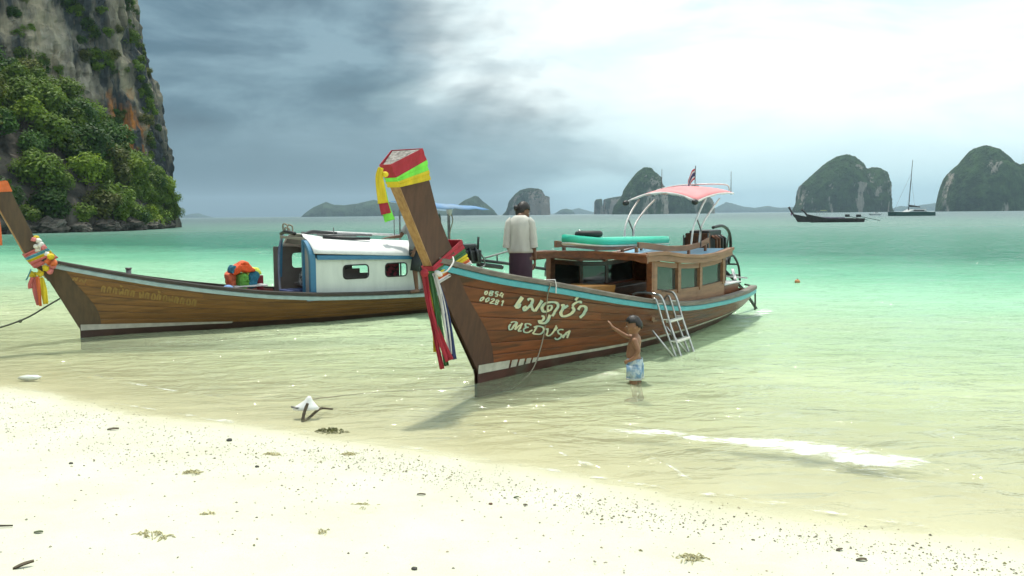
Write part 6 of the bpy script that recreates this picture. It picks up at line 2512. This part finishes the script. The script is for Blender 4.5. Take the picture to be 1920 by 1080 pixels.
# ------------------------------------------------------------------ shallows: anchor, foam, litter on the sand
def foam_material():
    m = mat('foam', (.84, .87, .85), (.76, .80, .78), rough=.8, scale=30, bump=.4)
    nt = m.node_tree
    L = nt.links.new
    bs = nt.nodes['Principled BSDF']
    at_ = _node(nt, 'ShaderNodeAttribute', attribute_name='core')
    tc = _node(nt, 'ShaderNodeTexCoord')
    acc = None
    for sc, st, amt in ((3.0, (1, 1.6, 1), 1.7), (14.0, (1, 1.5, 1), 1.1), (50.0, (1, 1.3, 1), .3)):
        mp = _node(nt, 'ShaderNodeMapping')
        mp.inputs['Scale'].default_value = st
        L(tc.outputs['Object'], mp.inputs[0])
        n = _node(nt, 'ShaderNodeTexNoise')
        n.inputs['Scale'].default_value = sc
        n.inputs['Detail'].default_value = 4
        L(mp.outputs[0], n.inputs['Vector'])
        k = _node(nt, 'ShaderNodeMath', operation='MULTIPLY_ADD')
        L(n.outputs['Fac'], k.inputs[0])
        k.inputs[1].default_value = amt
        if acc is None:
            L(at_.outputs['Fac'], k.inputs[2])
        else:
            L(acc, k.inputs[2])
        acc = k.outputs[0]
    mr = _node(nt, 'ShaderNodeMapRange')
    mr.inputs[1].default_value, mr.inputs[2].default_value = 2.0, 2.62
    L(acc, mr.inputs[0])
    L(mr.outputs[0], bs.inputs['Alpha'])
    return m


def foam_sheet(name, label, path, wid, m, lift=.004, nv=14, skew=0.0):
    """froth lying on the water along a path; the core attribute thins it out to the sides"""
    P_ = catmull(path, 16)
    N_ = len(P_)
    vs_, core, fs = [], [], []
    for i, p in enumerate(P_):
        t = i / (N_ - 1)
        d = P_[min(i + 1, N_ - 1)] - P_[max(i - 1, 0)]
        d.z = 0
        d.normalize()
        nrm = Vector((-d.y, d.x, 0))
        w, k = interp([(a, b_) for a, b_, c in wid], t), interp([(a, c) for a, b_, c in wid], t)
        for j in range(nv + 1):
            v = -1 + 2 * j / nv
            q = p + nrm * (v * w + .05 * noise.noise(Vector((t * 14, v, 3))))
            z = max(wave_z(q.x, q.y), ground_z(q.x, q.y) + (sand_relief(q.x, q.y) if name == 'shore_foam' else 0)) + lift + .006 * max(0, noise.noise(q * 12)) * k
            vs_.append((q.x, q.y, z))
            e = (1 - abs(v)) if v > 0 else (1 - abs(v) ** 2.5)
            core.append(k * .80 * min(1.0, e * 1.1) - (0.5 if abs(v) > .99 else 0))
    for i in range(N_ - 1):
        for j in range(nv):
            a = i * (nv + 1) + j
            fs.append((a, a + 1, a + nv + 2, a + nv + 1))
    o = MB().add(vs_, fs).build(name, m, None, smooth=True, normals=False)
    o.data.attributes.new('core', 'FLOAT', 'POINT').data.foreach_set('value', core)
    tag(o, label, kind='stuff')


def surf():
    FO = foam_material()
    foam_sheet('foam', 'white froth of the small wave breaking on the right', FOAM, [(0, .05, .2), (.10, .12, .75), (.20, .20, 1.0), (.29, .12, .85), (.40, .20, .95), (.55, .30, 1.05), (.75, .36, 1.1), (.92, .28, 1.05), (1, .06, .3)], FO)
    foam_sheet('foam', 'thin broken foam trailing in front of the small wave', [p + Vector((-.1, -.42, 0)) for p in FOAM[3:]], [(0, .1, .3), (.5, .35, .52), (1, .12, .3)], FO)
    edge = []
    for k in range(15):
        x = -6.2 + k * .72
        s_ = .10 + .08 * noise.noise(Vector((x * .8, 2, 0)))
        edge.append(Vector((x + .5 * s_, (5.95 - .5 * x) / .866 + .866 * s_, 0)))
    foam_sheet('shore_foam', 'faint lace of foam along the water\'s edge', edge, [(0, .05, .45), (.5, .05, .5), (1, .06, .5)], FO, lift=.003, nv=6)
    for P_r, h_, w_ in RIDGES[:3]:  # white strips paint in the bright highlights along small wave crests
        foam_sheet('foam', 'thin white strip painting a wave-crest highlight on the wet shallows', [Vector((x, y, 0)) for x, y in P_r], [(0, .02, .5), (.5, .035, .72), (1, .02, .5)], FO, lift=.002, nv=4)
    foam_sheet('foam', 'churned white water at the wooden boat\'s stern', [B2.W(7.6, .75, 0), B2.W(8.3, .82, 0), B2.W(9.0, .75, 0), B2.W(9.8, .6, 0)], [(0, .1, .4), (.35, .26, .95), (.7, .3, .85), (1, .2, .4)], FO, lift=.01)
    rn = random.Random(3)
    w = [at(px, 400, 165) for px in (1608, 1625, 1645, 1668)]
    foam_sheet('foam', 'white wake behind the far long-tail boats', [Vector((p.x, 165, 0)) for p in w], [(0, .5, 1.0), (.5, 1.0, 1.0), (1, .6, .7)], FO, lift=.06)


def ground(x, y):
    return ground_z(x, y) + sand_relief(x, y) * (1.0 if shore(x, y) < .1 else .5)


def litter():
    rn = random.Random(17)
    mats = [mat('shell_dark', (.20, .175, .125), (.12, .105, .075), rough=.8, scale=40), mat('shell_grey', (.30, .275, .21), (.21, .19, .145), rough=.8, scale=40), mat('weed_olive', (.24, .225, .11), (.16, .15, .07), rough=.9, scale=40),
            mat('coral_bit', (.40, .34, .24), (.30, .25, .18), rough=.9, scale=40)]
    b = MB()
    made = 0
    for _ in range(200000):
        if made > 6800:
            break
        x = rn.uniform(-6.8, 3.9)
        s_ = -abs(rn.gauss(0, 1.0)) * 1.35 if rn.random() < .35 else rn.uniform(-4.4, -.02)
        y0 = (5.95 - .5 * x) / .866
        X, Y = x + .5 * s_, y0 + .866 * s_
        if Y < 4.2 or abs(X) > .64 * Y + .3:
            continue
        band_ = exp(-((s_ + .55 + .12 * noise.noise(Vector((x * .7, 0, 0)))) / .28) ** 2) * (1.0 if x > -1.5 else .35) + .9 * exp(-((s_ + 1.2) / .5) ** 2) * (x < -.5) * .5
        cl = .5 + .5 * fbm((X * .9, Y * .9, 4), 3)
        if rn.random() > (.10 + band_) * max(0, cl * 2 - .35):
            continue
        made += 1
        big = rn.random()
        r = (.004 + .008 * big ** 5) * rn.uniform(.7, 1.3)
        a0 = rn.uniform(0, 3.1)
        c = Vector((X, Y, ground(X, Y) + r * .2))
        el = rn.uniform(.35, .9)
        vs_ = []
        for k in range(5):
            a = 2 * pi * k / 5
            u, v = r * cos(a), r * el * sin(a) * rn.uniform(.7, 1.2)
            vs_.append(c + Vector((u * cos(a0) - v * sin(a0), u * sin(a0) + v * cos(a0), rn.uniform(-.2, .3) * r)))
        vs_.append(c + Vector((0, 0, r * rn.uniform(.4, .8))))
        b.add(vs_, [(0, 1, 5), (1, 2, 5), (2, 3, 5), (3, 4, 5), (4, 0, 5)], rn.choices([0, 1, 2, 3], [4, 4, 2, 3])[0])
    tag(b.build('shell_litter', mats, None, normals=False), 'scattered bits of shell, coral and weed over the sand', kind='stuff')

    def on(px, py):
        p = atz(px, py, .1)
        for _ in range(4):
            p = atz(px, py, ground(p.x, p.y))
        return p
    # single finds
    leaf = mat('brown_leaf', (.10, .07, .035), (.05, .038, .02), rough=.7, scale=20)
    gleaf = mat('green_leaf', (.07, .10, .03), (.04, .06, .02), rough=.6, scale=20)
    twig = mat('twig', (.09, .075, .055), (.05, .042, .03), rough=.9, scale=20)

    def leaf_obj(px, py, L_, w, rot, m, label, name='fallen_leaf'):
        c = on(px, py)
        rows = []
        for i in range(9):
            t = i / 8
            ww = w * .9 * sin(pi * min(.98, t * .95 + .03)) ** .8
            z = .003 + L_ * (.05 * sin(t * pi) + .08 * t * t)
            rows.append([Vector((L_ * (t - .5), -ww, z + .10 * L_)), Vector((L_ * (t - .5), 0, z)), Vector((L_ * (t - .5), ww, z + .14 * L_))])
        g = MB()
        g.loft(rows, False, closed=False)
        o = g.build(name, m, None, smooth=True, normals=False, solid=.002)
        o.location = c
        o.rotation_euler = (rn.uniform(-.2, .2), rn.uniform(-.1, .1), rot)
        tag(o, label, 'leaf')
    leaf_obj(212, 807, .10, .018, .5, leaf, 'curled brown leaf on the sand left of the anchor')
    leaf_obj(45, 1064, .10, .016, .7, leaf, 'curled brown leaf at the bottom left corner of the sand')
    leaf_obj(72, 1000, .05, .016, .2, gleaf, 'small dark green leaf near the left edge of the sand')
    leaf_obj(790, 929, .06, .010, -.15, leaf, 'thin brown leaf on the sand below the wooden boat\'s prow')
    leaf_obj(968, 934, .04, .012, .4, gleaf, 'green leaf scrap on the sand right of the prow')
    leaf_obj(1615, 1052, .06, .016, .0, leaf, 'dark brown leaf near the bottom right of the sand')
    leaf_obj(1574, 1033, .05, .014, .4, leaf, 'small brown leaf in the weed line at the right')
    leaf_obj(985, 948, .035, .010, -.5, leaf, 'tiny brown leaf beside the green scrap')

    def pebble(px, py, r, label, m):
        c = on(px, py)
        sd = rn.random() * 40
        g = MB()
        g.ell((0, 0, 0), (r * 1.2, r * .9, r * .7), None, 12, 8, fn=lambda p: p * (1 + .3 * fbm(p * 1.5 + Vector((sd, 0, 0)), 3)))
        o = g.build('pebble', m, None, smooth=True)
        o.location = c + Vector((0, 0, r * .4))
        tag(o, label, 'pebble')
    st = mat('dark_stone', (.09, .085, .075), (.045, .042, .038), rough=.85, scale=30, bump=.3)
    pebble(430, 827, .022, 'dark stone on the sand between the anchor and the left edge', st)
    pebble(482, 876, .014, 'small black stone lower left of the anchor', st)
    pebble(920, 946, .012, 'small reddish stone on the sand below the boat', mat('red_stone', (.16, .09, .06), rough=.85))
    pebble(133, 870, .014, 'small grey stone near the left of the sand', st)
    pebble(777, 1068, .014, 'small grey stone at the bottom of the picture', st)
    # stick at the left edge
    c = on(-10, 990)
    g = MB()
    g.tube([c + Vector((-.10, -.02, .012)), c + Vector((.0, .0, .014)), c + Vector((.10, .012, .010))], [.007, .007, .005], 7)
    tag(g.build('stick', twig, None, smooth=True), 'dark straight stick lying at the left edge of the sand', 'stick')

    # seaweed clumps
    wm = [mat('seaweed', (.13, .135, .035), (.06, .065, .02), rough=.8, scale=30), mat('dry_seaweed', (.50, .46, .26), (.38, .34, .19), rough=.9, scale=30)]
    W_ = [(620, 810, .16, .05, 0, 'dark green seaweed clump at the water\'s edge right of the anchor'), (290, 1004, .12, .03, 1, 'dry weed patch on the lower left sand'), (388, 964, .09, .025, 1, 'dry weed patch left of centre on the sand'),
          (605, 1000, .06, .03, 1, 'dark tuft of weed low on the sand below the anchor'), (1298, 1048, .11, .03, 1, 'dry weed ring on the sand at the lower right'), (655, 852, .06, .02, 1, 'small dry weed tuft on the sand under the anchor'),
          (360, 886, .07, .02, 1, 'dry weed patch on the left of the sand'), (510, 852, .06, .02, 1, 'thin dry weed tuft left below the anchor'), (680, 950, .10, .02, 1, 'flat dry weed patch on the middle of the sand')]
    for px, py, R, h, k, lab in W_:
        c = on(px, py)
        g = MB()
        for _ in range(90 if k == 0 else 45):
            a = rn.uniform(0, 6.28)
            d = R * sqrt(rn.random())
            x, y = d * cos(a) * 1.0, d * sin(a) * .45
            b0 = rn.uniform(0, 6.28)
            l = rn.uniform(.02, .05)
            hh = h * (1 - (d / R) ** 2) * rn.uniform(.3, 1)
            g.tube([(x, y, hh * .4), (x + l * .5 * cos(b0), y + l * .5 * sin(b0), hh + .003), (x + l * cos(b0), y + l * sin(b0), hh * .4)], [.003, .004, .002], 4)
        o = g.build('seaweed', wm[k], None)
        o.location = c
        o.rotation_euler = (0, 0, -.25)
        tag(o, lab, 'seaweed')
    # white plastic scrap in the shallows
    c = atz(56, 708, .02)
    g = MB()
    g.ell((0, 0, 0), (.14, .05, .035), None, 16, 10, fn=lambda p: p * (1 + .4 * fbm(p * 2.0, 3)))
    o = g.build('plastic_bag', mat('wet_plastic', (.72, .74, .68), (.60, .62, .55), rough=.25, scale=14, bump=.4), None, smooth=True)
    o.location = c
    tag(o, 'crumpled white plastic bag floating at the left edge of the shallows', 'bag')


def anchor():
    c = atz(568, 790, -.02)
    g = empty('anchor', (c.x, c.y, ground(c.x, c.y)))
    tag(g, 'iron anchor with a white float jug in the shallows near the sand', 'anchor')
    o = Vector(g.location)
    D = c.y
    IR = mat('rusty_iron', (.11, .085, .055), (.055, .042, .03), rough=.8, scale=25, bump=.4)
    q = lambda px, py, dy=0.0: at(px, py, D + dy) - o
    MB().tube(catmull([q(567, 796), q(568, 786), q(571, 772, .03), q(577, 756, .06)], 6), [.015, .016, .017, .017] * 4 + [.015] * 3, 8).build('fluke_arm', IR, g, smooth=True)
    MB().tube(catmull([q(567, 792, .01), q(580, 783, .10), q(596, 769, .22), q(604, 765, .3)], 5), .014, 8).build('shank', IR, g, smooth=True)
    MB().tube([q(590, 757, .3), q(598, 768, .26), q(604, 765, .28), q(624, 767, .32)], .010, 8).build('stock', IR, g, smooth=True)
    MB().tube([q(546, 763, .1), q(556, 765, .1), q(566, 766, .12)], .010, 8).build('fluke_tip', GREY_M, g, smooth=True)
    # white jug: flattened cone with a neck
    W_ = mat('white_plastic', (.80, .80, .78), (.74, .74, .72), rough=.35, scale=8)
    base = q(575, 766, .16)
    rings = []
    for z, rx, ry, ox in ((-.01, .13, .07, -.01), (.005, .135, .075, -.008), (.03, .105, .06, .0), (.06, .068, .045, .012), (.09, .036, .03, .022), (.112, .026, .024, .027), (.125, .014, .014, .028)):
        rings.append([base + Vector((ox + rx * cos(a), ry * sin(a), z)) for a in [2 * pi * k / 18 for k in range(18)]])
    MB().loft(rings).build('float_jug', W_, g, smooth=True)
    b = MB()
    P_ = [at(588, 748, D + .2), atz(640, 742, .0), atz(700, 736, -.01), atz(780, 731, -.01), atz(850, 728, -.02), atz(898, 722, -.04)]
    b.tube(catmull(P_, 6), .005, 6)
    tag(b.build('anchor_line', ROPE, None, smooth=True), 'thin line lying through the shallows from the anchor to the prow', 'rope')


surf()
litter()
anchor()


# ------------------------------------------------------------------ haze
def haze():
    m = bpy.data.materials.new('haze_air')
    m.use_nodes = True
    nt = m.node_tree
    nt.nodes.clear()
    out = _node(nt, 'ShaderNodeOutputMaterial')
    v = _node(nt, 'ShaderNodeVolumePrincipled')
    v.inputs['Color'].default_value = (.60, .82, .98, 1)
    v.inputs['Density'].default_value = HAZE
    v.inputs['Anisotropy'].default_value = 0.2
    nt.links.new(v.outputs[0], out.inputs['Volume'])
    o = MB().hexa([(-9500, -60, -12), (9500, -60, -12), (9500, 9400, -12), (-9500, 9400, -12), (-9500, -60, 215), (9500, -60, 215), (9500, 9400, 215), (-9500, 9400, 215)]).build('haze', m)
    tag(o, 'thin sea haze', kind='stuff')


HAZE = 0.00012
haze()
